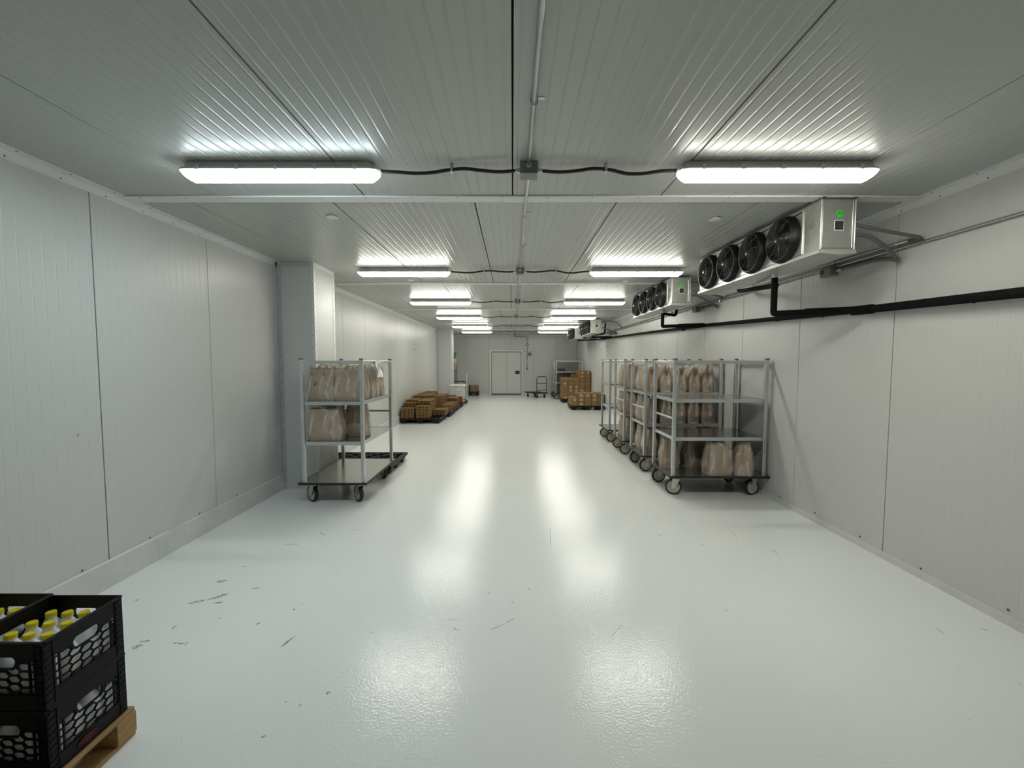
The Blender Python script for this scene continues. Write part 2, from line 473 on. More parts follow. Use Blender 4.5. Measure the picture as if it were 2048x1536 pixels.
# trims
def edge_trim(name, x, s, y0, y1, label):
    """angle between a side wall and the ceiling; s = +1 on the left wall, -1 on the right"""
    o = struct(ob(name, MB().box(x, x + s * .004, y0, y1, CE - .062, CE).box(x, x + s * .062, y0, y1, CE - .004, CE), 'trim', smooth=0), label)
    ys = []; y = y0 + .2
    while y < y1: ys.append(y); y += .31
    screws('screw_heads', [(x + s * .004, y, CE - .045) for y in ys], (s, 0, 0), o)
    screws('screw_heads', [(x + s * .045, y + .03, CE - .004) for y in ys], (0, 0, -1), o)
    return o
edge_trim('trim_1', XL, 1, YB, 5.42, 'white screwed angle along the near left ceiling edge')
edge_trim('trim_2', XL2, 1, 6.05, 16.98, 'white screwed angle along the far left ceiling edge')
edge_trim('trim_3', XR, -1, YB, YF, 'white screwed angle along the right ceiling edge')
struct(ob('trim_4', MB().box(XL2, XR, YF - .004, YF, CE - .055, CE), 'trim', smooth=0), 'white strip along the top of the far wall')
for i, y in enumerate(JOINTS):
    o = struct(ob('trim_%d' % (5 + i), MB().box(XL2 + .065, XR - .065, y - .058, y + .058, CE - .012, CE, c=.004), 'trim', smooth=0),
               'white cover strip across the ceiling, %s joint from the viewer' % ORD[i])
    screws('screw_heads', [(XL2 + .2 + .35 * k, y + s * .045, CE - .012) for k in range(18) for s in (-1, 1)], (0, 0, -1), o, .004)
# base strips
o = struct(ob('baseboard_left', MB().prism([(0, 0), (.028, 0), (.014, .19), (.004, .20), (0, .20)], lambda a, b, d: (XL + a, d, b), YB, 5.42), 'base_strip', smooth=0), 'grey-white flashing along the foot of the left wall')
screws('screw_heads', [(XL + .003, YB + .2 + .55 * k, .215) for k in range(14)], (1, 0, 0), o, .007)
for y in (2.05, 3.45, 4.55):
    ob('lap_joint', MB().prism([(.001, 0), (.030, 0), (.016, .19), (.001, .19)], lambda a, b, d: (XL + a, d, b), y, y + .012), 'base_strip', o, 0)
struct(ob('baseboard_left_recess', MB().prism([(0, 0), (.028, 0), (.014, .19), (.004, .20), (0, .20)], lambda a, b, d: (XL2 + a, d, b), 6.05, 16.98), 'base_strip', smooth=0), 'grey-white flashing along the far left wall')
o = struct(ob('baseboard_right', MB().prism([(0, 0), (-.02, 0), (-.008, .05), (0, .055)], lambda a, b, d: (XR + a, d, b), YB, YF), 'base_strip', smooth=0), 'low white strip along the foot of the right wall')
screws('screw_heads', [(XR - .002, YB + .33 + .57 * k, .075 + .01 * (k % 3)) for k in range(30)], (-1, 0, 0), o, .008)
struct(ob('baseboard_far', MB().box(XL2, DX0 - .08, YF - .012, YF, 0, .06).box(DX1 + .08, XR, YF - .012, YF, 0, .06), 'base_strip', smooth=0), 'low white strip along the far wall')

# scuffs on the floor and the wall
def blob(cx, cy, lx, ly, ang, n=18, rough=.45, seed=0):
    rnd = random.Random(seed); p = []
    for k in range(n):
        a = 2 * PI * k / n; q = 1 - rough * rnd.random()
        x, y = math.cos(a) * lx * q, math.sin(a) * ly * q
        p.append((cx + x * math.cos(ang) - y * math.sin(ang), cy + x * math.sin(ang) + y * math.cos(ang)))
    return p
SCUFF = [(-2.228, 2.829, .072, .018, .4), (-2.117, 2.897, .08, .024, .7), (-2.07, 2.819, .044, .014, .09), (-2.248, 3.104, .048, .026, .27), (-1.921, 3.005, .034, .012, .12), (-2.239, 2.373, .034, .026, .98),
         (-2.229, 2.419, .038, .012, .22), (-2.002, 2.399, .053, .007, -.09), (-1.961, 2.394, .02, .006, 1.74), (-2.161, 2.551, .017, .011, 1.26), (-1.933, 2.644, .014, .008, .7), (-1.647, 2.59, .018, .011, .89),
         (-1.496, 2.739, .011, .009, 1.13), (-1.361, 2.417, .062, .012, 1.27), (-2.218, 3.333, .029, .007, 0.), (-2.14, 3.329, .008, .005, .63), (-2.671, 2.846, .028, .009, 1.47), (-1.462, 2.799, .007, .005, 1.18),
         (-.944, 2.029, .014, .012, .63), (-1.048, 1.953, .009, .008, .73), (-1.131, 1.972, .006, .006, .98), (-1.127, 1.782, .012, .008, .48), (-.095, 2.557, .073, .006, .58), (-.013, 2.623, .049, .004, .81),
         (.665, 2.527, .106, .005, .88), (-.002, 2.828, .014, .008, -.81), (-.885, 2.504, .010, .007, -.59), (2.694, 2.516, .058, .004, -1.84), (2.342, 3.6, .068, .004, -1.74), (2.171, 3.955, .087, .004, -1.59),
         (1.43, 3.941, .026, .006, .25), (1.752, 3.739, .02, .006, -.66), (.121, 2.998, .019, .004, .96), (-.172, 2.941, .029, .004, 1.16), (-1.87, 3.984, .055, .01, -.66), (-.402, 2.631, .084, .004, .25),
         (-2.05, 3.744, .088, .007, .14), (-1.589, 4.087, .055, .005, .27), (.366, 3.901, .26, .003, -1.64), (2.989, 2.538, .02, .006, -1.31), (-.36, 2.534, .033, .005, -.64)]
for i, (x, y, a, b_, g) in enumerate(SCUFF):
    mb = MB().prism(blob(x, y, a, b_, g, seed=i), lambda p, q, d: (p, q, d), .0002, .0006)
    ob('scuff_mark', mb, 'scuff', fl, 0)
ob('scuff_mark', MB().prism(blob(2.88, 1.18, .02, .006, .6, seed=5), lambda p, q, d: (XL + .0004 + d, p, q), 0, .0004), 'scuff', wl, 0)

# ------------------------------------------------------------------ door in the far wall
d = struct(link('door_1', None), 'double-skinned white cold room door with black latch')
y = YF
struct(d)
ob('frame', MB().box(DX0 - .09, DX0, y - .03, y, 0, DZ + .09, .006).box(DX1, DX1 + .09, y - .03, y, 0, DZ + .09, .006).box(DX0, DX1, y - .03, y, DZ, DZ + .09, .006), 'trim', d, 0)
ob('gasket', MB().box(DX0, DX1, y - .012, y + .02, 0, DZ), 'gasket', d, 0)
xm = -.29
for a, b_ in ((DX0 + .022, xm - .003), (xm + .003, DX1 - .022)):
    ob('door_leaf', MB().box(a, b_, y - .045, y - .005, .05, DZ - .025, .004), 'door_skin', d, 0)
ob('threshold', MB().box(DX0, DX1, y - .05, y, 0, .035, .005), 'gasket', d, 0)
ob('latch_plate', MB().box(.145, .355, y - .065, y - .045, 1.035, 1.20, .006), 'gasket', d, 0)
ob('pull_handle', MB().tube(bend([(.20, y - .065, 1.10), (.20, y - .10, 1.10), (.31, y - .10, 1.10), (.31, y - .065, 1.10)], .02), .010, 8), 'fan_wire', d)
for x, zs in ((DX0 - .13, (.3, 1.16, 1.98, 2.18, 2.33)), (DX1 + .12, (.3, 1.16, 1.98))):
    for z in zs:
        ob('bolt_cap', MB().lathe((x, y, z), (0, -1, 0), [(.022, 0), (.022, .008), (.012, .018)], 10), 'white_plastic' if z > 1.9 else 'zinc', d)

# ------------------------------------------------------------------ fluorescent fixtures
def lens_mb():
    prof0 = []
    w, dep = .062, .054
    for k in range(11):
        a = PI * k / 10
        ca, sa = math.cos(a), math.sin(a)
        q = (abs(ca) ** 4 + abs(sa) ** 4) ** -.25
        prof0.append((w * ca * q * (1 - .16 * max(0, sa * q)), -dep * sa * q))
    rings = []
    for x, sy, sz in ((-.634, .55, .05), (-.630, .72, .22), (-.615, .90, .52), (-.598, .97, .80), (-.580, 1, 1), (0, 1, 1), (.580, 1, 1), (.598, .97, .80), (.615, .90, .52), (.630, .72, .22), (.634, .55, .05)):
        rings.append([(x, yy * sy, -.053 + zz * sz) for yy, zz in prof0])
    return MB().loft(rings)
def stadium(L, w, n=6):
    p = []
    for s in (1, -1):
        for k in range(n + 1):
            a = -PI / 2 + PI * k / n
            p.append((s * (L - w * .6 + w * .6 * math.cos(a)), s * w * math.sin(a)))
    return p
def fixture(cool):
    t = thing('tube_light_fixture', '', 'light')
    h = ob('housing', MB().loft([[(x, y, -.002) for x, y in stadium(.600, .046)], [(x, y, -.040) for x, y in stadium(.618, .056)], [(x, y, -.045) for x, y in stadium(.634, .069)], [(x, y, -.055) for x, y in stadium(.636, .070)], [(x, y, -.057) for x, y in stadium(.630, .064)]]), 'housing', t, 40)
    ln = ob('lens', lens_mb(), 'lens_cool' if cool else 'lens_warm', t, 50)
    ln.data.materials.append(MAT['lens_cool_flank' if cool else 'lens_warm_flank'])
    for p in ln.data.polygons: p.material_index = 0 if p.normal.z < -.62 else 1
    for x in (-.50, -.25, 0, .25, .50):
        for s in (-1, 1):
            ob('clip', MB().box(x - .012, x + .012, s * .060, s * .076, -.061, -.028, .003), 'clip_plastic', t, 0)
    for s in (-1, 1):
        ob('mount_bracket', MB().box(s * .42 - .02, s * .42 + .02, -.052, .052, -.006, 0, .002), 'zinc', h, 0)
    return t
protoW = freeze(fixture(False)); protoC = freeze(fixture(True))
ROWN = ['nearest', 'second', 'third', 'fourth', 'fifth', 'farthest']
firstW = True
for i, yr in enumerate(ROWS):
    for s, xc in ((-1, CX0 - 1.605), (1, CX0 + 1.605)):
        lab = ('cool bluish-white tube light fixture, nearest row, left of the conduit' if i == 0 and s < 0 else
               'warm white tube light fixture on the ceiling, %s row, %s of the conduit' % (ROWN[i], 'left' if s < 0 else 'right'))
        if i == 0 and s < 0:
            o = protoC; o.location = (xc, yr, CE); o['label'] = lab; o['group'] = 'ceiling tube lights'
        elif firstW:
            firstW = False; o = protoW; o.location = (xc, yr, CE); o['label'] = lab; o['group'] = 'ceiling tube lights'
        else:
            dup(protoW, (xc, yr, CE), 0, lab, 'ceiling tube lights')

# junction boxes
t = thing('junction_box', '', 'junction box', group='ceiling junction boxes')
ob('body', MB().box(-.058, .058, -.05, .05, -.075, 0, .004), 'box_gray', t, 0)
cv = ob('cover', MB().box(-.056, .056, -.058, .048, -.082, -.074, .003), 'box_gray', t, 0)
for x in (-.045, .045): ob('screw', MB().lathe((x, -.045, -.082), (0, 0, -1), [(.005, 0), (.004, .003)], 8), 'zinc', cv)
for s in (-1, 1):
    ob('cable_gland', MB().lathe((s * .058, 0, -.042), (s, 0, 0), [(.018, 0), (.018, .012), (.013, .014), (.013, .030), (.010, .032)], 10), 'zinc', t)
    ob('conduit_hub', MB().lathe((0, s * .05, -.030), (0, s, 0), [(.019, 0), (.019, .010), (.015, .012), (.015, .025)], 10), 'zinc', t)
freeze(t)
for i, yr in enumerate(ROWS):
    lab = 'grey square junction box on the ceiling between the two %s row lights' % ROWN[i]
    if i == 0: t.location = (CX0, yr, CE); t['label'] = lab
    else: dup(t, (CX0, yr, CE), 0, lab, 'ceiling junction boxes')

# cables from box to fixture
for i, yr in enumerate(ROWS):
    for s in (-1, 1):
        t = thing('power_cable', 'black power cable to the %s light of the %s row' % ('left' if s < 0 else 'right', ROWN[i]), 'cable', (CX0, yr, CE), 0, 'black light cables')
        x0, x1 = .085, .965
        sag = [-.042, -.048, -.043, -.030, -.034, -.058, -.060, -.045, -.040] if s > 0 else [-.042, -.046, -.040, -.030, -.036, -.052, -.058, -.050, -.042]
        pts = [(s * (x0 + (x1 - x0) * k / 8), .004 * math.sin(k * 1.7 + i), z) for k, z in enumerate(sag)]
        ob('cord', MB().tube(crv(pts, 4), .0115, 8), 'cable', t)
        xc = s * (x0 + (x1 - x0) * .47)
        ob('hanger_clip', MB().box(xc - .008, xc + .008, -.020, -.016, -.052, 0, .001).box(xc - .008, xc + .008, .014, .018, -.048, 0, .001).box(xc - .008, xc + .008, -.020, .018, -.052, -.046, .001), 'zinc', t, 0)
        ob('end_gland', MB().lathe((s * x1, 0, -.040), (s, 0, 0), [(.016, -.01), (.018, 0), (.018, .018), (.012, .020), (.012, .036)], 10), 'clip_plastic', t)

# conduit runs
def strap(parent, y, z=-.02):
    ob('strap', MB().tube([(-.017, y, z + .018), (-.0165, y, z), (-.010, y, z - .0145), (0, y, z - .017), (.010, y, z - .0145), (.0165, y, z), (.017, y, z + .018)], .003, 6).box(.015, .05, y - .008, y + .008, z + .016, z + .0195), 'zinc', parent)
ys = [YB + .02] + ROWS
for i in range(6):
    a = ys[i] + (.085 if i else 0); b_ = ys[i + 1] - .085
    t = thing('ceiling_conduit', 'thin steel conduit along the ceiling centre, %s' % (['nearest run above the viewer', 'run between nearest and second light rows', 'run between second and third light rows', 'run between third and fourth light rows', 'run between fourth and fifth light rows', 'run between fifth and farthest light rows'][i]), 'conduit', (CX0, 0, CE), 0, 'ceiling conduit runs')
    ob('pipe', MB().tube([(0, a, -.020), (0, (a + b_) / 2, -.021), (0, b_, -.020)], .0115, 10), 'conduit', t)
    for q in ((.30, .88) if i == 0 else (.28, .62)):
        strap(t, a + (b_ - a) * q)
    if i in (0, 2, 4): ob('coupling', MB().lathe((0, a + (b_ - a) * .5, -.0205), (0, 1, 0), [(.0145, -.03), (.0145, .03)], 10), 'zinc', t)
t = thing('wall_conduit', 'steel conduit from last junction box down beside the far door', 'conduit')
ob('pipe', MB().tube(bend([(CX0, ROWS[-1] + .085, CE - .02), (CX0, YF - .03, CE - .02), (CX0, YF - .03, CE - .07), (.735, YF - .03, CE - .07), (.735, YF - .03, 2.56)], .09), .015, 8), 'box_gray', t)
ob('pipe', MB().tube([(.735, YF - .03, 2.44), (.735, YF - .03, 1.36)], .015, 8), 'box_gray', t)
for z in (2.70, 2.2, 1.62): ob('strap', MB().box(.70, .77, YF - .045, YF - .002, z, z + .02, .002), 'zinc', t, 0)
ob('coupling', MB().lathe((.735, YF - .03, 1.70), (0, 0, 1), [(.03, -.03), (.03, .03)], 10), 'zinc', t)
t = thing('oval_wall_light', 'small white oval lamp on the far wall above the red alarm', 'lamp', (.735, YF, 2.50))
ob('base', MB().lathe((0, 0, 0), (0, -1, 0), [(.10, 0), (.10, .02), (.085, .04)], 20).xf(Matrix.Diagonal((1.0, 1, .62, 1))), 'box_gray', t)
ob('diffuser', MB().lathe((0, -.03, 0), (0, -1, 0), [(.082, 0), (.078, .03), (.05, .055), (.0, .062)], 20).xf(Matrix.Diagonal((1.0, 1, .6, 1))), 'white_plastic', t)
t = thing('light_switch', 'grey switch box at the foot of the far wall conduit', 'switch', (.735, YF, 1.30))
ob('box', MB().box(-.04, .04, -.055, 0, -.06, .06, .006), 'box_gray', t, 0)
ob('toggle', MB().box(-.008, .008, -.07, -.055, -.012, .014, .002), 'gasket', t, 0)
t = thing('fire_alarm', 'dark red fire alarm with white lens beside the far door', 'alarm', (.865, YF, 2.03))
ob('body', MB().lathe((0, 0, 0), (0, -1, 0), [(.09, 0), (.088, .03), (.07, .05), (.03, .052)], 8), 'red', t, 20)
ob('strobe_lens', MB().lathe((0, -.05, 0), (0, -1, 0), [(.032, 0), (.030, .02), (.012, .03)], 12), 'label_white', t)

# ceiling cover plates
cp = [(-1.59, 3.73, 'left one, nearest bay'), (1.81, 3.78, 'right one, nearest bay'), (-1.59, 6.57, 'left one behind second row lights'), (1.79, 6.66, 'right one behind second row lights'),
      (-1.58, 9.63, 'left one behind third row lights'), (1.69, 9.72, 'right one behind third row lights')]
for x, y, q in cp:
    o = ob('ceiling_cover_plate', MB().lathe((0, 0, 0), (0, 0, -1), [(.030, 0), (.030, .010), (.050, .011), (.051, .013), (.048, .0145)], 28), 'trim', smooth=30)
    o.location = (x, y, CE); tag(o, 'round white sprinkler cover on the ceiling, ' + q, 'cover plate', 'round ceiling cover plates')

# ------------------------------------------------------------------ evaporator units
UX, UW, UH, UL = 2.385, .27, .405, 1.95
def evaporator():
    t = thing('evaporator_unit', '', 'fan unit', group='ceiling evaporator units')
    # local origin: front, top, near end; +x to the wall, +y away
    ob('cabinet', MB().box(0, UW, 0, UL, -UH, 0, .006), 'galv', t, 0)
    ob('end_cover', MB().box(.006, UW - .035, -.006, 0, -UH + .03, -.012, .003), 'galv', t, 0)
    ob('corner_flange', MB().box(-.006, .006, -.009, .012, -UH + .02, -.004, .003), 'galv', t, 0)
    ob('corner_flange', MB().box(UW - .004, UW + .004, -.006, .01, -UH + .02, -.004, .002), 'galv', t, 0)
    ob('cover_lip', MB().box(UW - .03, UW - .024, -.012, 0, -UH + .03, -.02, .002), 'galv', t, 0)
    ob('drip_pan', MB().prism([(-.014, -UH + .016), (UW + .012, -UH + .016), (UW + .012, -UH - .012), (UW * .55, -UH - .022), (-.014, -UH - .008)], lambda a, b, d: (a, d, b), -.012, UL + .012), 'galv_pan', t, 0)
    ob('fan_panel', MB().box(-.007, 0, .19, UL - .03, -UH + .03, -.014, .002), 'galv', t, 0)
    ob('panel_joint', MB().box(-.0085, 0, .184, .190, -UH + .03, -.03, .001), 'galv', t, 0)
    ob('hang_rail', MB().box(.0, .02, -.02, UL + .02, .0, .012, .002).box(UW - .02, UW, -.02, UL + .02, .0, .012, .002), 'label_gray', t, 0)
    ob('sensor_wire', MB().tube(crv([(-.012, .20, -.035)] + [(-.014, .3 + .2 * k, -.035 + (.004 if k % 2 else -.003)) for k in range(9)], 2), .004, 5), 'fan_wire', t)
    ob('knockout', MB().lathe((-.001, .095, -.175), (-1, 0, 0), [(.028, 0), (.028, .003), (.022, .004)], 16), 'box_gray', t)
    for k in range(4):
        fc = (-.007, .395 + .43 * k, -.205)
        sh = ob('fan', MB().lathe((0, 0, 0), (-1, 0, 0), [(.150, .0), (.196, .0), (.196, .010), (.186, .045), (.176, .060), (.168, .060), (.163, .048), (.155, .02)], 36, close=True), 'fan_black', t, 40)
        sh.location = fc
        ob('throat_shade', MB().lathe((0, 0, 0), (-1, 0, 0), [(.152, .001), (.152, .003), (.001, .003)], 24), 'fan_black', sh, 0)  # flat black disc stands in for the shade inside the fan opening
        g = MB()
        for q in range(10):
            R = .028 + .0148 * q
            g.ring((-.058 - .016 * math.cos(R / .17 * PI / 2), 0, 0), (1, 0, 0), R, .0019, 28, 4)
        for q in range(8):
            a = 2 * PI * q / 8 + .2
            p = []
            for w in range(6):
                R = .02 + .155 * w / 5; aa = a + .55 * w / 5
                p.append((-.061 - .016 * math.cos(R / .17 * PI / 2), R * math.cos(aa), R * math.sin(aa)))
            g.tube(p, .0024, 4)
        g.lathe((-.076, 0, 0), (-1, 0, 0), [(.020, -.004), (.020, .004), (.012, .007)], 12)
        ob('guard', g, 'fan_wire', sh, 50)
        bl = MB().lathe((-.008, 0, 0), (-1, 0, 0), [(.045, 0), (.045, .035), (.03, .042)], 16)
        for q in range(5):
            a = 2 * PI * q / 5 + k
            def pt(R, aa, x): return (x, R * math.cos(aa), R * math.sin(aa))
            top = [pt(.04, a, -.012), pt(.145, a - .12, -.008), pt(.147, a + .62, -.036), pt(.04, a + .75, -.040)]
            bot = [(x + .003, yy, zz) for x, yy, zz in top]
            bl.loft([top, bot])
        ob('blades', bl, 'fan_blade', sh, 0)
        for q in range(4):
            a = PI / 4 + PI / 2 * q
            ob('guard_bolt', MB().lathe((-.010, .186 * math.cos(a), .186 * math.sin(a)), (-1, 0, 0), [(.009, 0), (.009, .006), (.005, .010)], 8), 'zinc', sh)
    rv = MB()
    for k in range(8): rv.lathe((-.007, .30 + .21 * k, -UH + .045), (-1, 0, 0), [(.006, 0), (.004, .003)], 6)
    o = ob('rivets', rv, 'screw', t, 0); o['kind'] = 'stuff'
    g = ob('green_sticker', MB().lathe((UW * .52, -.0065, -.115), (0, -1, 0), [(.027, 0), (.027, .001)], 24), 'green_label', t, 0)
    ob('sticker_print', MB().tube(crv([(UW * .52 - .018, -.008, -.121), (UW * .52 - .006, -.008, -.117), (UW * .52 + .006, -.008, -.118), (UW * .52 + .019, -.008, -.113)], 4), .0035, 5, flat=.5).box(UW * .52 - .010, UW * .52 + .004, -.0085, -.007, -.107, -.102), 'label_black', g, 0)
    p = ob('name_plate', MB().box(UW * .52 - .040, UW * .52 + .036, -.0085, -.006, -.243, -.163, .001), 'label_white', t, 0)
    ob('plate_field', MB().box(UW * .52 - .034, UW * .52 + .030, -.0095, -.0085, -.237, -.169), 'label_black', p, 0)
    ob('plate_lines', MB().box(UW * .52 - .022, UW * .52 + .02, -.010, -.0095, -.182, -.179).box(UW * .52 - .026, UW * .52 + .024, -.010, -.0095, -.196, -.192).box(UW * .52 - .02, UW * .52 + .018, -.010, -.0095, -.213, -.209).box(UW * .52 - .026, UW * .52 + .022, -.010, -.0095, -.224, -.222), 'label_gray', p, 0)
    for s, z in ((0, -.190), (1, -.262)):
        ob('conduit_fitting', MB().lathe((UW + .004, .03, z), (1, 0, 0), [(.022, 0), (.022, .008), (.017, .010), (.017, .028)], 10), 'zinc', t)
    return t
UNITS = [3.27, 6.26, 12.5, 15.68]
ev = freeze(evaporator())
UZ = 2.948
for i, y in enumerate(UNITS):
    lab = '%s evaporator unit with four black fans under the ceiling at right' % ['nearest and largest', 'second', 'third', 'farthest'][i]
    if i == 0: ev.location = (UX, y, UZ); ev.rotation_euler = (0, 0, .028); ev['label'] = lab
    else: dup(ev, (UX, y, UZ), 0, lab, 'ceiling evaporator units')

# drain main along the right wall
DM = [(3.115, YB + .1, 2.045), (3.115, 2.5, 2.115), (3.115, 3.7, 2.150), (3.115, 4.53, 2.179), (3.115, 5.38, 2.213), (3.115, 6.7, 2.270), (3.115, 10.07, 2.360), (3.115, 12.95, 2.425), (3.115, 14.9, 2.455), (2.52, 16.05, 2.485)]
t = thing('drain_main', 'long black insulated drain pipe sloping along the right wall', 'pipe')
ob('pipe', MB().tube(DM[:3], .034, 14), 'insulation', t)
ob('pipe', MB().tube(DM[2:], .027, 14), 'insulation', t)
ob('reducer_sleeve', MB().tube([(3.115, 3.62, 2.148), (3.115, 3.82, 2.155)], .042, 14), 'insulation', t)
for p in (4.9, 7.6, 9.3):
    z = 2.179 + (p - 4.53) * .0366
    ob('joint_band', MB().lathe((3.115, p, z - (0 if p < 7 else .012)), (0, 1, .035), [(.031, -.03), (.031, .03)], 14), 'insulation', t)
for p in (1.2, 2.9, 4.3, 6.1, 8.4, 11.2):
    z = 2.04 + (p + 2.2) * (.0146 if p < 3.7 else .0235)
    z = [a[2] + (b_[2] - a[2]) * (p - a[1]) / (b_[1] - a[1]) for a, b_ in zip(DM, DM[1:]) if a[1] <= p <= b_[1]][0]
    ob('pipe_bracket', MB().box(3.09, XR - .001, p - .012, p + .012, z - .006, z + .006, .002).box(XR - .006, XR - .001, p - .012, p + .012, z - .03, z + .03, .002), 'screw', t, 0)
# branches
BR = [((2.50, 4.00), (3.083, 3.72, 2.152), 2.150), ((2.50, 6.95), (3.086, 6.68, 2.272), 2.272), ((2.50, 12.97), (3.086, 12.90, 2.43), 2.425), ((2.50, 16.10), None, 2.487)]
for i, ((x, y), e, zb) in enumerate(BR):
    t = thing('drain_branch', 'black insulated drain leg under the %s evaporator unit' % ['nearest', 'second', 'third', 'farthest'][i], 'pipe', group='evaporator drain legs')
    path = [(x, y, UZ - UH - .055), (x, y, zb)] + ([e] if e else [])
    ob('pipe', MB().tube(path[:2] if not e else bend(path, .012, 2), .028, 12), 'insulation', t)
    ob('spigot', MB().lathe((x, y, UZ - UH - .075), (0, 0, 1), [(.024, 0), (.024, .055)], 12), 'galv_pan', t)
    if e:
        A, B = Vector((x, y, zb)), Vector(e)
        ob('coupling', MB().tube([A.lerp(B, .38), A.lerp(B, .97)], .034, 12), 'insulation', t)
SU = [[(2.53, 4.02, 2.42), (3.0, 5.55, 2.62), (3.0, 5.7, 2.9)], [(2.53, 6.97, 2.485), (2.86, 7.30, 2.49), (2.88, 7.32, 2.66)],
      [(2.53, 12.97, 2.535), (2.86, 12.93, 2.535), (2.88, 12.92, 2.86)], [(2.53, 16.10, 2.57), (2.84, 16.1, 2.57), (2.86, 16.1, 2.72)]]
for i, p in enumerate(SU):
    t = thing('suction_line', 'black insulated bent line meeting the drain leg of the %s unit' % ['nearest', 'second', 'third', 'farthest'][i], 'pipe', group='insulated suction lines')
    ob('pipe', MB().tube(bend(p, .07, 6), .024, 12), 'insulation', t)
    ob('riser', MB().tube([p[-1], (p[-1][0], p[-1][1], CE - .001)], .011, 8), 'conduit', t)
# conduits along the right wall
XW = XR - .022
t = thing('wall_conduit_lower', 'lower steel conduit running along the upper right wall', 'conduit')
ob('pipe', MB().tube([(XW, YB + .02, 2.62), (XW, 18.5, 2.62)], .011, 8), 'conduit', t)
for k in range(8): ob('strap', MB().box(XW - .014, XR, 2.2 + 2.1 * k, 2.22 + 2.1 * k, 2.600, 2.642, .002), 'zinc', t, 0)
t = thing('wall_conduit_upper', 'upper steel conduit on the right wall behind the evaporator units', 'conduit')
ob('pipe', MB().tube([(XW, 3.42, 2.664), (XW, 16.4, 2.664)], .011, 8), 'conduit', t)
ob('end_coupling', MB().lathe((XW, 3.46, 2.664), (0, 1, 0), [(.016, -.08), (.016, .03)], 10), 'zinc', t)
for k in range(6): ob('strap', MB().box(XW - .014, XR, 4.15 + 2.1 * k, 4.17 + 2.1 * k, 2.646, 2.684, .002), 'zinc', t, 0)
for i, y in enumerate(UNITS):
    nm = ['nearest', 'second', 'third', 'farthest'][i]
    sc = 1.0
    t = thing('flexible_conduit', 'grey flexible conduit from the %s unit looping to the upper wall pipe' % nm, 'conduit', group='flexible conduits')
    p = [(UX + UW + .03, y + .03, UZ - .19), (UX + UW + .2, y + .02, UZ - .230), (XW - .10, y + .0, UZ - .280), (XW - .025, y + .0, UZ - .296), (XW, y + .05, UZ - .292), (XW, y + .14, UZ - .284)]
    if i == 2: p = [(UX + UW + .03, y + .03, UZ - .07), (UX + UW + .25, y + .0, UZ - .06), (UX + UW + .42, y - .1, UZ - .10), (XW - .02, y - .25, UZ - .24), (XW, y - .35, UZ - .29)]
    ob('hose', MB().tube(crv(p, 6), .0145, 8), 'flex_gray', t)
    t = thing('flexible_conduit', 'grey flexible conduit from the %s unit drooping to the switch box' % nm, 'conduit', group='flexible conduits')
    p = [(UX + UW + .03, y + .03, UZ - .262), (UX + UW + .14, y + .04, UZ - .275), (UX + UW + .30, y + .08, UZ - .34), (XW - .09, y + .13, UZ - .41), (XW - .02, y + .18, UZ - .425), (XW, y + .28, UZ - .39), (XW, y + .45, UZ - .368), (XW, y + .80, UZ - .365)]
    ob('hose', MB().tube(crv(p, 6), .0165, 8), 'flex_gray', t)
    ob('end_fitting', MB().lathe((XW, y + .78, UZ - .365), (0, 1, 0), [(.020, 0), (.020, .06)], 10), 'zinc', t)
    t = thing('disconnect_box', 'small grey switch box on the right wall beside the %s unit' % nm, 'switch box', (XR, y + .85, 2.592), 0, 'unit disconnect boxes')
    ob('body', MB().box(-.075, 0, 0, .15, -.055, .035, .005), 'box_gray', t, 0)
    ob('lid', MB().box(-.082, -.074, .004, .146, -.051, .031, .003), 'box_gray', t, 0)
    ob('red_toggle', MB().box(-.09, -.08, .095, .125, -.025, .012, .003), 'red', t, 0)
# small fixings high on the walls
for nm, M, lab in (('wall_sensor', on_right(XR, 14.1, 2.02), 'small pair of grey dots on the right wall beyond the carts'), ('wall_sensor', on_left(XL2, 13.05, 2.05), 'small grey fixings on the left wall above the trays')):
    t = thing(nm, lab, 'fixing'); t.matrix_basis = M
    for z, m_ in ((.0, 'screw'), (.17, 'screw'), (-.10, 'white_plastic'), (.27, 'white_plastic')):
        ob('button', MB().lathe((0, z, 0), (0, 0, 1), [(.018, 0), (.016, .010), (.007, .013)], 10), m_, t)

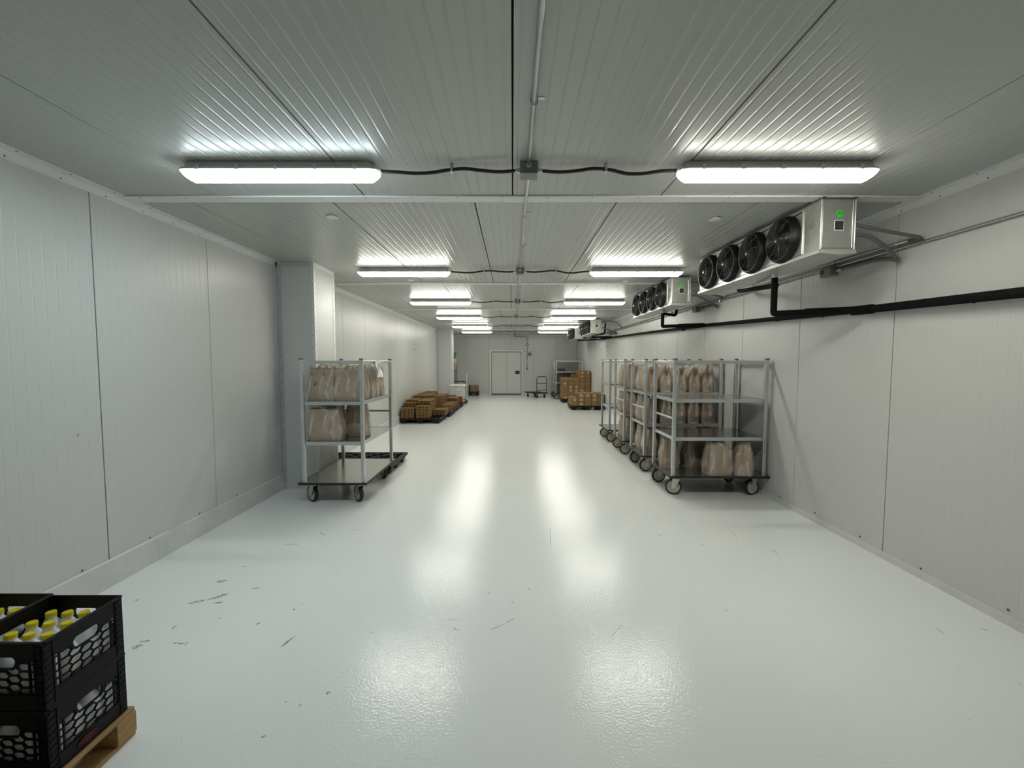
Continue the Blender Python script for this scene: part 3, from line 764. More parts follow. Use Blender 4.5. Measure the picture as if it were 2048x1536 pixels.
# ------------------------------------------------------------------ shelf carts
CL, CWD = 1.13, .70              # post centres
Z_DECK, Z_S1, Z_S2 = .265, .745, 1.222
def make_caster(root, x, y, ang):
    """swivel caster; ang = heading of the wheel"""
    M = T((x, y, 0)) @ RZ(ang)
    off = -.035
    f = MB().box(-.055, .055, -.045, .045, .226, .238, .002).lathe((0, 0, .205), (0, 0, 1), [(.034, 0), (.034, .022)], 14)
    for s in (-1, 1):
        f.prism([(-.045, .212), (.045, .212), (off + .024, .094), (off + .008, .080), (off - .010, .080), (off - .024, .094)], lambda a, b, d: (a, d, b), s * .030, s * .034)
        f.lathe((off, s * .034, .100), (0, s, 0), [(.013, 0), (.013, .006), (.008, .010)], 8)
    f.box(-.045, .045, -.034, .034, .206, .212)
    f.xf(M); fk = ob('caster', f, 'zinc', root, 30)
    w = MB().lathe((off, 0, .100), (0, 1, 0), [(.078, -.022), (.094, -.022), (.100, -.014), (.100, .014), (.094, .022), (.078, .022)], 32, close=True)
    w.xf(M); ob('tyre', w, 'rubber', fk, 40)
    h = MB().lathe((off, 0, .100), (0, 1, 0), [(.015, -.024), (.020, -.024), (.022, -.012), (.066, -.010), (.070, -.021), (.079, -.021), (.079, .021), (.070, .021), (.066, .010), (.022, .012), (.020, .024), (.015, .024)], 28)
    for k in range(6):
        a = PI / 3 * k
        h.add([(off + math.cos(a + q) * r, s * .0185, .100 + math.sin(a + q) * r) for s in (-1, 1) for r, q in ((.020, -.15), (.068, -.045), (.068, .045), (.020, .15))],
              [(0, 1, 2, 3), (4, 5, 6, 7), (0, 1, 5, 4), (1, 2, 6, 5), (2, 3, 7, 6), (3, 0, 4, 7)])
    h.xf(M); ob('wheel_hub', h, 'hub', fk, 30)
def shelf_mb(z, L=CL, Wd=CWD):
    x, y = L / 2 - .021, Wd / 2 - .021
    m = MB().box(-x, x, -y, y, z - .006, z - .002)
    m.box(-x, x, -y - .016, -y + .010, z - .040, z, .003).box(-x, x, y - .010, y + .016, z - .040, z, .003)
    m.box(-x - .016, -x + .010, -y, y, z - .040, z, .003).box(x - .010, x + .016, -y, y, z - .040, z, .003)
    return m
def cart(name, label, loc, rz, casters, group=None, mid=True, back=False):
    t = thing(name, label, 'cart', loc, rz, group)
    x, y = CL / 2, CWD / 2
    for sx in (-1, 1):
        for sy in (-1, 1):
            p = ob('post', MB().box(sx * x - .0205, sx * x + .0205, sy * y - .0205, sy * y + .0205, Z_DECK - .02, 1.715, .005), 'aluminium', t, 0)
            ob('post_cap', MB().box(sx * x - .0225, sx * x + .0225, sy * y - .0225, sy * y + .0225, 1.715, 1.728, .004), 'cap_dark', p, 0)
    e = .042
    ob('deck', MB().box(-x - e, x + e, -y - e, y + e, Z_DECK - .022, Z_DECK, .003).box(-x + .05, x - .05, -y + .03, -y + .07, Z_DECK - .05, Z_DECK - .02).box(-x + .05, x - .05, y - .07, y - .03, Z_DECK - .05, Z_DECK - .02), 'sheet', t, 0)
    b = MB(); g = .014
    b.box(-x - e - g, x + e + g, -y - e - g, -y - e, Z_DECK - .026, Z_DECK + .002, .005).box(-x - e - g, x + e + g, y + e, y + e + g, Z_DECK - .026, Z_DECK + .002, .005)
    b.box(-x - e - g, -x - e, -y - e, y + e, Z_DECK - .026, Z_DECK + .002, .005).box(x + e, x + e + g, -y - e, y + e, Z_DECK - .026, Z_DECK + .002, .005)
    ob('bumper', b, 'rubber', t, 0)
    for z in (Z_S1, Z_S2):
        s = ob('shelf', shelf_mb(z), 'sheet', t, 0)
        xx, yy = CL / 2 - .0215, CWD / 2 - .0215
        ob('shelf_edge', MB().box(-xx, xx, -yy - .020, -yy - .016, z - .042, z + .001, .001).box(-xx, xx, yy + .016, yy + .020, z - .042, z + .001, .001).box(-xx - .020, -xx - .016, -yy, yy, z - .042, z + .001, .001).box(xx + .016, xx + .020, -yy, yy, z - .042, z + .001, .001), 'aluminium', s, 0)
    for s in (-1, 1):
        ob('top_rail', MB().box(-x + .02, x - .02, s * y - .014, s * y + .014, 1.664, 1.700, .004), 'aluminium', t, 0)
        ob('top_rail', MB().box(s * x - .014, s * x + .014, -y + .02, y - .02, 1.664, 1.700, .004), 'aluminium', t, 0)
    if mid: ob('end_rail', MB().box(-x - .010, -x + .010, -y + .02, y - .02, .965, .990, .004), 'aluminium', t, 0)
    if back: ob('back_sheet', MB().box(-x + .022, x - .022, y - .006, y - .002, Z_DECK, 1.664), 'dull_sheet', t, 0)
    k = 0
    for sx in (-1, 1):
        for sy in (-1, 1):
            make_caster(t, sx * (x - .075), sy * (y - .075), casters[k]); k += 1
    return t
CR = [(2.575, 5.12 + CWD / 2), (2.575, 6.24 + CWD / 2), (2.58, 7.40 + CWD / 2), (2.585, 8.58 + CWD / 2)]
NMC = ['nearest aluminium shelf cart by the right wall, bags on its deck only', 'second aluminium shelf cart in the right row, full of bagged paper sacks', 'third aluminium shelf cart in the right row, holding bagged paper sacks', 'empty aluminium shelf cart at the far end of the right row']
ANG = [(.15, -.2, 1.0, -.1), (.1, .3, .2, .0), (0.05, -.15, .1, .2), (.2, -.1, 0, .1)]
ANG[0] = (-.35, .15, .30, .5)   # order: -x-y, -x+y, +x-y, +x+y
for i, (x, y) in enumerate(CR):
    cart('shelf_cart', NMC[i], (x, y, 0), (0, .004, -.006, .01)[i], ANG[i], 'aluminium shelf carts')
LC = (-2.115, 5.40)
cart('shelf_cart', 'aluminium shelf cart beside the left column, bags on upper shelves', (*LC, 0), -PI / 2, (.9, .6, .95, .75), 'aluminium shelf carts')
cart('shelf_cart', 'sheet-backed shelf cart behind the tall carton stack', (2.48, 18.55, 0), 0, (.3, .2, .1, .4), 'aluminium shelf carts', back=True)
cart('shelf_cart', 'shelf cart deepest in the far right corner against the end wall', (2.48, 19.75, 0), 0, (.2, .5, .1, .4), 'aluminium shelf carts')
for k, (x, y, w_) in enumerate(((2.10, 18.42, .17), (2.28, 18.40, .13))):
    o = ob('packet', MB().box(-w_ / 2, w_ / 2, -.12, .12, 0, .07, .015).box(-w_ / 2 + .01, w_ / 2 - .01, -.11, .11, .071, .14, .015), 'dark_item', smooth=0)
    o.location = (x, y, Z_S2); tag(o, ['pair of dark packets at left on the far cart shelf', 'smaller pair of dark packets on the far cart shelf'][k], 'packet', 'packets on the far cart')

# ------------------------------------------------------------------ bagged paper sacks
def ridge(p): return 1 - 2 * abs(noise.noise(p))
def sack_rings(w, d, h, seed, over=0.0, amp=.012, lean=0.0, topw=.9, topd=.5, n=56, m=19):
    rings = []
    o = Vector((seed * 3.17, seed * 1.31, seed * 2.3))
    for j in range(m):
        t = j / (m - 1)
        z = t * h
        ww = (w / 2 + over) * (1 + .03 * math.sin(PI * t) + (topw - 1) * max(0, t - .35) / .65)
        dd = (d / 2 + over) * (1 + .07 * math.sin(PI * min(1, t * 1.25)) + (topd - 1) * (max(0, t - .30) / .70) ** 1.2)
        r = []
        for k in range(n):
            a = 2 * PI * (k + .5) / n
            ca, sa = math.cos(a), math.sin(a)
            q = (abs(ca) ** 7 + abs(sa) ** 7) ** (-1 / 7)
            p = Vector((ww * ca * q, dd * sa * q, z))
            p.x -= math.copysign(abs(ca) ** 8 * (1 - abs(sa)) * max(0, t - .2) * .06, ca)   # gusset
            e = min(1.0, t * 4 + .2)
            q1 = p * 5.5 + o; q2 = Vector((p.x * 16, p.y * 16, p.z * 9)) + o
            nrm = Vector((ca, sa, 0))
            f = (ridge(q1) * .9 + ridge(q2) * .45) * amp * e
            p += nrm * f + noise.noise_vector(q2) * amp * .35 * e
            if t > .97: p.z += noise.noise(Vector((a * 1.3, seed, 0))) * .014
            if j == 0: p.z = 0
            p.y += lean * t * t * h
            r.append(p)
        rings.append(r)
    return rings
SACK = []
SPEC = [(.325, .19, .385, .02, .93, .45), (.310, .18, .395, -.03, .86, .62), (.330, .19, .375, .04, .97, .36), (.300, .20, .39, .0, .80, .70), (.335, .20, .365, -.04, .90, .50)]
for k, (w_, d_, h_, ln, tw_, td_) in enumerate(SPEC):
    r = sack_rings(w_, d_, h_, k + 1, 0, .008, ln, tw_, td_)
    pm = MB().loft(r).mesh('paper_sack', 'paper_bag', 50)
    r2 = sack_rings(w_, d_, h_ + .03, k + 1, .012, .013, ln, tw_, td_ * .85)
    cm = MB().loft(r2)
    # folded corner tails at the foot
    for s in (-1, 1):
        cm.loft([[(s * (w_ / 2 - .02), -d_ / 2 - .006, .002), (s * (w_ / 2 - .02), d_ / 2 + .006, .002), (s * (w_ / 2 - .015), 0, .045)],
                 [(s * (w_ / 2 + .016), -d_ / 2 + .03, .002), (s * (w_ / 2 + .016), d_ / 2 - .03, .002), (s * (w_ / 2 + .013), 0, .014)]])
    cm = cm.mesh('clear_cover', 'polythene', 60)
    hb = MB()
    for s in (-1, 1):
        hb.tube(crv([(-.055, s * .012 + ln * h_, h_ - .02), (-.050, s * .015 + ln * h_, h_ + .015), (-.02, s * .02 + ln * h_, h_ + .042), (.02, s * .02 + ln * h_, h_ + .042), (.050, s * .015 + ln * h_, h_ + .015), (.055, s * .012 + ln * h_, h_ - .02)], 3), .004, 5)
    SACK.append((pm, cm, hb.mesh('carry_handle', 'handle_paper', 60)))
def sack(x, y, z, rz, k, label, group, handles=False, scale=(1, 1, 1)):
    t = thing('paper_sack', label, 'bag', (x, y, z), rz, group)
    t.scale = scale
    a, b, c = SACK[k % len(SACK)]
    link('paper_bag', a, t); link('clear_cover', b, t)
    if handles: link('carry_handle', c, t)
    return t
e = .001
# left cart, upper shelf: two columns, five deep; the right column shows its ends to the aisle
RWN = ['front', 'second', 'third', 'fourth', 'rear']
for r_ in range(5):
    y = 4.965 + .20 * r_
    for c_ in range(2):
        x = -2.275 + .32 * c_ + random.uniform(-.008, .008)
        lab = 'bagged paper sack in the %s row, %s column, upper shelf of left cart' % (RWN[r_], ['left', 'right'][c_])
        if r_ == 0 and c_ == 0: lab = 'bagged paper sack marked W and 9 on the upper shelf of left cart'
        s = sack(x, y, Z_S2 + e, random.uniform(-.06, .06), r_ + 2 * c_, lab, 'sacks on the left cart', True, (.92, .84, 1.0 + random.uniform(-.03, .03)))
        if r_ == 0 and c_ == 0: MARKED = s
# handwriting
def stroke(pts, sack_w, d_, h_):
    out = []
    for px, pz in pts:
        t = pz / h_
        dd = d_ / 2 * (1 + .07 * math.sin(PI * min(1, t * 1.25)) + (.45 - 1) * (max(0, t - .30) / .70) ** 1.2)
        out.append((px, -dd - .024 + .02 * t * t * h_, pz))
    return out
wr_ = MB()
for ln in ([(-.075, .235), (-.066, .185), (-.052, .215), (-.040, .185), (-.030, .238)],                                   # W
           [(.052, .325), (.040, .334), (.034, .324), (.044, .316), (.054, .326), (.052, .298)],                       # 9
           [(-.118, .330), (-.112, .300)], [(-.100, .331), (-.088, .322), (-.104, .313), (-.092, .300)], [(-.080, .318), (-.078, .316)], [(-.080, .300), (-.078, .298)]):
    wr_.tube(stroke(ln, .325, .19, .385), .0035, 5, flat=.6)
ob('marker_writing', wr_, 'marker', MARKED, 0)
sack(-2.255, 5.00, Z_S1 + e, .05, 4, 'large bagged paper sack at front of the middle shelf, left cart', 'sacks on the left cart', False, (1.10, 1.15, 1.05))
sack(-1.985, 5.27, Z_S1 + e, -.12, 1, 'bagged paper sack set back on the middle shelf of left cart', 'sacks on the left cart', False, (.86, 1.0, 1.0))
sack(-2.295, 5.27, Z_S1 + e, .06, 2, 'bagged paper sack hidden behind the front one, middle shelf of left cart', 'sacks on the left cart', False, (.82, 1, 1))
# right row, nearest cart: sacks on the deck
sack(2.14, 5.60, Z_DECK + e, 1.25, 3, 'bagged paper sack at aisle end of the nearest right cart deck', 'sacks on the nearest right cart', False, (1.0, 1.1, .97))
sack(2.49, 5.60, Z_DECK + e, .35, 0, 'wide bagged paper sack standing behind on the nearest right cart deck', 'sacks on the nearest right cart', False, (1.0, 1.1, .98))
sack(2.60, 5.20, Z_DECK + e, .12, 3, 'bulging bagged paper sack at the deck edge of nearest right cart', 'sacks on the nearest right cart', False, (.98, 1.0, .97))
sack(2.90, 5.20, Z_DECK + e, 1.42, 1, 'narrow bagged paper sack near the wall on nearest right cart deck', 'sacks on the nearest right cart', False, (.75, 1.1, .97))
SHN = ['bottom deck', 'middle shelf', 'upper shelf']
def fill_cart(cx, cy, nm, cols, group):
    for si, z in enumerate((Z_DECK, Z_S1, Z_S2)):
        for c_ in range(cols):
            for r_ in range(2):
                if r_ == 1 and c_ > 1: continue
                x = cx - .435 + .212 * c_ + random.uniform(-.006, .006)
                y = cy - .158 + .316 * r_ + random.uniform(-.008, .008)
                sack(x, y, z + e, PI / 2 + random.uniform(-.08, .08), random.randrange(5),
                     'bagged sack, %s from the aisle, %s row, %s of %s cart' % (ORD[c_], ['front', 'back'][r_], SHN[si], nm), group, random.random() < .3,
                     (.90, .90 + random.uniform(-.05, .03), (1.02 if si == 2 else .975) + random.uniform(-.04, .02)))
fill_cart(*CR[1], 'second right', 5, 'sacks on the second right cart')
fill_cart(*CR[2], 'third right', 2, 'sacks on the third right cart')
# paper note on the left cart
t = thing('paper_note', 'crumpled white paper slip hanging on the left cart top rail', 'note', (LC[0] + CWD / 2 + .018, 5.36, 1.70))
V = []
for j in range(11):
    for i in range(9):
        u, v = i / 8 - .5, j / 10
        V.append((.008 + .012 * math.sin(v * 7 + u * 5) * (.3 + v) + .02 * v * v + .010 * math.sin(u * 9), u * (.26 - .05 * v) + .02 * v, .004 - .215 * v + .012 * u * v))
F_ = [(j * 9 + i, j * 9 + i + 1, j * 9 + i + 10, j * 9 + i + 9) for j in range(10) for i in range(8)]
V2 = [(a + .0008, b, c) for a, b, c in V]
ob('slip', MB().add(V, F_).add(V2, F_), 'note', t, 60)
def on_slip(y0, y1, v):
    p = []
    for k in range(7):
        y = y0 + (y1 - y0) * k / 6; u = (y - .02 * v) / (.26 - .05 * v)
        p.append((.0105 + .012 * math.sin(v * 7 + u * 5) * (.3 + v) + .02 * v * v + .010 * math.sin(u * 9), y, .004 - .215 * v + .012 * u * v))
    return p
pr = MB()
for y0, y1, v in ((-.06, .05, .18), (-.05, .07, .27), (-.04, .06, .36), (-.05, .04, .45)): pr.tube(on_slip(y0, y1, v), .003, 4, flat=.4)
ob('print', pr, 'note_print', t, 0)

# ------------------------------------------------------------------ black plastic pallets
def plastic_pallet(label, x0, x1, y0, y1, z=.14, open_deck=False):
    cx, cy = (x0 + x1) / 2, (y0 + y1) / 2; a, b = (x1 - x0) / 2, (y1 - y0) / 2
    t = thing('plastic_pallet', label, 'pallet', (cx, cy, 0), 0, 'black plastic pallets')
    d = MB()
    d.box(-a, a, -b, -b + .06, z - .045, z, .004).box(-a, a, b - .06, b, z - .045, z, .004).box(-a, -a + .06, -b + .06, b - .06, z - .045, z, .004).box(a - .06, a, -b + .06, b - .06, z - .045, z, .004)
    ob('deck_frame', d, 'black_plastic', t, 0)
    ob('deck_floor', MB().box(-a + .06, a - .06, -b + .06, b - .06, z - .042, z - .034), 'black_plastic', t, 0)
    g = MB()
    nx = 8
    for k in range(1, nx): 
        x = -a + 2 * a * k / nx
        g.box(x - .006, x + .006, -b + .06, b - .06, z - .036, z - .002)
    for k in range(1, 7):
        y = -b + 2 * b * k / 7
        g.box(-a + .06, a - .06, y - .006, y + .006, z - .036, z - .002)
    ob('deck_grid', g, 'black_plastic', t, 0)
    if open_deck:
        g = MB()
        for k in range(-3, 4):
            for s in (-1, 1):
                p0 = Vector((k * .33 - s * b, -b + .06, z - .004)); p1 = Vector((k * .33 + s * b, b - .06, z - .004))
                q = []
                for i in range(13):
                    u = p0.lerp(p1, i / 12)
                    if abs(u.x) < a - .06: q.append(u)
                if len(q) > 2: g.tube(q, .006, 4)
        ob('deck_ribs', g, 'black_worn', t, 0)
    for fx in (-a + .11, 0, a - .11):
        for fy in (-b + .11, 0, b - .11):
            ob('foot', MB().loft([[(fx + sx * .09, fy + sy * .09, z - .045) for sx, sy in ((-1, -1), (1, -1), (1, 1), (-1, 1))], [(fx + sx * .06, fy + sy * .06, 0) for sx, sy in ((-1, -1), (1, -1), (1, 1), (-1, 1))]]), 'black_plastic', t, 0)
    return t
plastic_pallet('empty black plastic pallet on the floor behind the left cart', -3.0, -1.80, 6.07, 7.03, .135, True)

# ------------------------------------------------------------------ pulp trays
TW, TD, TH_ = .355, .268, .0560
def tray_mesh():
    """pulp tray: scalloped foot, set back under a plain rim"""
    w = TW / 2 - .008
    p = [(-w, 0)]
    for c in (-.08, .03, .115):
        for k in range(7):
            a = PI - PI * k / 6
            p.append((c + .024 * math.cos(a) * (1.15 - .45 * math.sin(a)), .025 * math.sin(a)))
    p += [(w, 0), (w, .031), (-w, .031)]
    m = MB().prism(p, lambda a, b, d: (a, d, b), -TD / 2 + .014, TD / 2 - .014)
    m.box(-TW / 2, TW / 2, -TD / 2, TD / 2, .030, TH_, .004)
    return m.mesh('pulp_tray', 'pulp', 0)
TM = tray_mesh()
PZ = .14
PLN = ['nearest', 'second', 'third', 'farthest']
def stack(pi, rown, coln, x, y, n, rot, nmin=0):
    for k in range(nmin, n):
        o = link('pulp_tray', TM)
        o.location = (x + random.uniform(-.006, .006), y + random.uniform(-.006, .006), PZ + .001 + .0565 * k)
        o.rotation_euler = (0, 0, (PI / 2 if rot else 0) + random.uniform(-.02, .02))
        tag(o, 'brown pulp tray, %s from bottom, %s row %s stack, %s tray pallet' % (ORD[k], rown, coln, PLN[pi]), 'tray', 'pulp trays on the %s pallet' % PLN[pi])
RN4 = ['front', 'second', 'third', 'rear']
plastic_pallet('black plastic pallet under the nearest stacks of brown trays', -3.05, -1.95, 11.12, 12.28)
P1 = [[5, 6, 0], [7, 8, 0], [8, 8, 3], [8, 8, 3]]
for r_, row in enumerate(P1):
    for c_, n in enumerate(row):
        stack(0, RN4[r_], ['left', 'middle', 'right'][c_], -2.845 + [0, .40, .765][c_], 11.27 + .275 * r_, n, False)
plastic_pallet('black plastic pallet under the second group of brown trays', -3.04, -1.86, 12.42, 13.60)
P2 = [[9, 9, 9, 4], [9, 9, 8, 4], [9, 9, 8, 4]]
for r_, row in enumerate(P2):
    for c_, n in enumerate(row):
        stack(1, RN4[r_], ['leftmost', 'left middle', 'right middle', 'rightmost'][c_], -2.885 + .285 * c_ + (.02 if c_ > 1 else 0), 12.62 + .37 * r_, n, True, 0 if r_ == 0 else 3 * (c_ < 2))
plastic_pallet('black plastic pallet under the third group of brown trays', -3.04, -1.86, 13.76, 14.94)
P3 = [[9, 7, 3], [9, 7, 5], [8, 7, 5]]
for r_, row in enumerate(P3):
    for c_, n in enumerate(row):
        stack(2, RN4[r_], ['left', 'middle', 'right'][c_], -2.83 + .37 * c_, 13.92 + [0, .36, .66][r_], n, False, 0)
plastic_pallet('black plastic pallet under the farthest brown trays', -2.75, -1.83, 15.05, 15.85)
for c_, n in enumerate((4, 5, 4)):
    stack(3, 'only', ['left', 'middle', 'right'][c_], -2.50 + .25 * c_, 15.35, n, True)

# ------------------------------------------------------------------ cartons
BXW, BXD, BXH = .226, .298, .141
cm = MB().box(-BXW / 2 + .003, BXW / 2 - .003, -BXD / 2 + .003, BXD / 2 - .003, 0, BXH, .0075).mesh('carton', 'carton', 0)
tm = MB().box(-.018, .018, -BXD / 2 - .0006, BXD / 2 + .0006, BXH - .0012, BXH + .0003).mesh('tape', 'carton_tape', 0)
lm = MB().box(-.038, .038, -BXD / 2 - .0014, -BXD / 2 + .002, .028, .112).mesh('label_patch', 'carton_label', 0)
lm2 = MB().lathe((0, -BXD / 2 + .002, .068), (0, -1, 0), [(.040, 0), (.040, .0034)], 16).mesh('label_patch', 'carton_label', 0)
def carton(x, y, z, lab, grp, mark, cm=cm):
    t = thing('carton', lab, 'box', (x + random.uniform(-.002, .002), y + random.uniform(-.006, .006), z), random.uniform(-.006, .006), grp)
    link('box_body', cm, t); link('tape', tm, t)
    if mark: link('label_patch', lm if mark == 1 else lm2, t)
plastic_pallet('black plastic pallet under the low carton stack', 2.01, 3.17, 14.18, 15.16)
marks = {(0, 1): 1, (1, 0): 1, (1, 1): 1, (1, 2): 1, (2, 2): 1, (3, 1): 2, (3, 2): 1}
for r_ in range(3):
    for c_ in range(5):
        for k in range(2 if c_ == 0 else 3):
            if r_ == 1 and 0 < c_ and k < 2: continue
            carton(2.14 + .229 * c_, 14.36 + .30 * r_, PZ + .002 + .1420 * k, 'brown carton, %s layer, %s from aisle, %s row of the low stack' % (ORD[k], ORD[c_], RN4[r_] if r_ < 2 else 'rear'), 'cartons in the low stack', marks.get((c_, k), 0) if r_ == 0 else 0)
plastic_pallet('black plastic pallet under the tall carton stack', 2.00, 3.17, 16.75, 17.73)
mk = {(0, 4): 1, (0, 0): 1, (1, 3): 1, (1, 2): 2, (2, 3): 2, (2, 2): 2, (3, 2): 1, (3, 6): 2, (3, 7): 1, (4, 7): 2}
for r_ in range(3):
    for c_ in range(5):
        n = 6 if c_ < 3 else 8
        if r_ == 2 and c_ == 2: n = 7
        for k in range(n):
            if r_ > 0 and c_ > 0 and k < 5: continue
            carton(2.14 + .229 * c_, 16.93 + .30 * r_, PZ + .002 + .1420 * k, 'brown carton, %s layer, %s from aisle, %s row of the tall stack' % (ORD[k], ORD[c_], RN4[r_] if r_ < 2 else 'rear'), 'cartons in the tall stack', mk.get((c_, k), 0) if r_ == 0 else 0)

# ------------------------------------------------------------------ platform truck by the door
t = thing('platform_truck', 'black platform truck with loop handle right of the far door', 'cart', (1.10, 19.32, 0), math.atan2(-.80, .42))
ob('deck', MB().box(-.52, .52, -.30, .30, .20, .235, .008), 'black_plastic', t, 0)
ob('deck_skirt', MB().box(-.53, .53, -.31, -.30, .19, .24, .003).box(-.53, .53, .30, .31, .19, .24, .003), 'rubber', t, 0)
ob('handle', MB().tube(bend([(.50, -.26, .235), (.50, -.26, .98), (.50, .26, .98), (.50, .26, .235)], .14, 6), .016, 8), 'gasket', t)
for z in (.36, .66): ob('cross_bar', MB().tube([(.50, -.26, z), (.50, .26, z)], .013, 8), 'gasket', t)
for sx in (-1, 1):
    for sy in (-1, 1):
        f = ob('caster', MB().box(sx * .42 - .035, sx * .42 + .035, sy * .2 - .03, sy * .2 + .03, .185, .2).box(sx * .42 - .02, sx * .42 + .02, sy * .2 - .028, sy * .2 - .024, .06, .19).box(sx * .42 - .02, sx * .42 + .02, sy * .2 + .024, sy * .2 + .028, .06, .19), 'screw', t, 0)
        ob('tyre', MB().lathe((sx * .42, sy * .2, .075), (0, 1, 0), [(.03, -.018), (.07, -.018), (.075, -.01), (.075, .01), (.07, .018), (.03, .018)], 20), 'rubber', f)

# ------------------------------------------------------------------ white tote on its trolley, rack and box in the far left corner
t = thing('tote_trolley', 'chrome trolley with upright loop handle under the white tote', 'cart', (-2.13, 16.42, 0))
ob('deck', MB().box(-.33, .33, -.36, .40, .17, .20, .006), 'chrome', t, 0)
ob('handle', MB().tube(bend([(.335, -.30, .18), (.335, -.30, 1.16), (.335, -.20, 1.19), (.335, -.20, .18)], .06, 6), .021, 10), 'aluminium', t)
ob('grip', MB().tube([(.335, -.30, .98), (.335, -.30, 1.10)], .027, 10), 'zinc', t)
for sx, sy in ((-1, -1), (1, -1), (-1, 1), (1, 1)):
    f = ob('caster', MB().box(sx * .28 - .03, sx * .28 + .03, sy * .28 - .025, sy * .28 + .025, .155, .17).box(sx * .28 - .018, sx * .28 + .018, sy * .28 - .026, sy * .28 - .022, .05, .16), 'zinc', t, 0)
    ob('tyre', MB().lathe((sx * .28, sy * .28, .075), (1, .3, 0), [(.03, -.018), (.07, -.018), (.075, -.01), (.075, .01), (.07, .018), (.03, .018)], 18), 'rubber', f)
t = thing('white_tote', 'large white plastic tote on the trolley near the far column', 'bin', (-2.14, 16.44, .201))
ob('body', MB().loft([[(sx * .27, sy * .33, 0) for sx, sy in ((-1, -1), (1, -1), (1, 1), (-1, 1))], [(sx * .30, sy * .36, .50) for sx, sy in ((-1, -1), (1, -1), (1, 1), (-1, 1))]]), 'tote', t, 0)
ob('lid', MB().box(-.325, .325, -.385, .385, .50, .555, .012), 'white_plastic', t, 0)
for k in (-.2, 0, .2): ob('side_rib', MB().box(.285, .312, k - .02, k + .02, .02, .50, .004), 'white_plastic', t, 0)
ob('front_label', MB().box(-.02, .10, -.372, -.364, .32, .40).xf(Matrix.Identity(4)), 'label_white', t, 0)
t = thing('utility_rack', 'slim dark rack half hidden behind the far left column', 'rack', (-2.78, 18.9, 0))
for sx in (-1, 1):
    for sy in (-1, 1): ob('post', MB().box(sx * .20 - .014, sx * .20 + .014, sy * .3 - .014, sy * .3 + .014, .02, 1.62, .003), 'screw', t, 0)
for z in (.30, 1.22): ob('shelf', MB().box(-.21, .21, -.31, .31, z, z + .03, .003), 'screw', t, 0)
ob('shelf', MB().box(-.21, .62, -.31, .31, .74, .77, .003), 'brown_board', t, 0)
for sy in (-1, 1): ob('board_leg', MB().box(.58, .61, sy * .28 - .015, sy * .28 + .015, 0, .74, .003), 'screw', t, 0)
ob('shelf', MB().box(-.21, .21, -.31, .31, 1.60, 1.63, .003), 'white_plastic', t, 0)
for z, h_ in ((1.251, .30), (1.632, .16)):
    t = thing('white_tub', 'white tub on the %s of the rack behind the far column' % ('middle shelf' if z < 1.5 else 'top'), 'tub', (-2.78, 18.9, z))
    ob('body', MB().loft([[(sx * .16, sy * .24, 0) for sx, sy in ((-1, -1), (1, -1), (1, 1), (-1, 1))], [(sx * .19, sy * .28, h_ - .02) for sx, sy in ((-1, -1), (1, -1), (1, 1), (-1, 1))]]), 'white_plastic', t, 0)
    ob('rim', MB().box(-.20, .20, -.29, .29, h_ - .02, h_, .004), 'white_plastic', t, 0)
t = thing('green_tub', 'green tub on top of the rack behind the far column', 'tub', (-2.78, 18.9, 1.793))
ob('body', MB().loft([[(sx * .15, sy * .22, 0) for sx, sy in ((-1, -1), (1, -1), (1, 1), (-1, 1))], [(sx * .19, sy * .27, .27) for sx, sy in ((-1, -1), (1, -1), (1, 1), (-1, 1))]]), 'green_cloth', t, 0)
ob('rim', MB().box(-.205, .205, -.285, .285, .265, .285, .004), 'green_cloth', t, 0)
t = thing('floor_crate', 'low black crate with blue front holding a cardboard box', 'crate', (-1.90, 20.42, 0))
ob('body', MB().box(-.24, .24, -.24, .24, 0, .03).box(-.24, -.225, -.24, .24, .03, .19).box(.225, .24, -.24, .24, .03, .19).box(-.225, .225, .225, .24, .03, .19).box(-.225, .225, -.24, -.225, .03, .19), 'black_plastic', t, 0)
ob('front_plate', MB().box(-.10, .12, -.248, -.24, .03, .13, .004), 'blue_crate', t, 0)
ob('back_board', MB().box(-.24, -.20, -.2, .22, .19, .50, .004), 'black_plastic', t, 0)
t = thing('open_carton', 'cardboard box standing in the low crate left of the far door', 'box', (-1.885, 20.42, .031))
ob('box_body', MB().box(-.19, .19, -.2, .2, 0, .46, .004), 'carton', t, 0)
ob('flap', MB().box(-.19, .19, -.206, -.20, .40, .49, .002), 'carton_tape', t, 0)

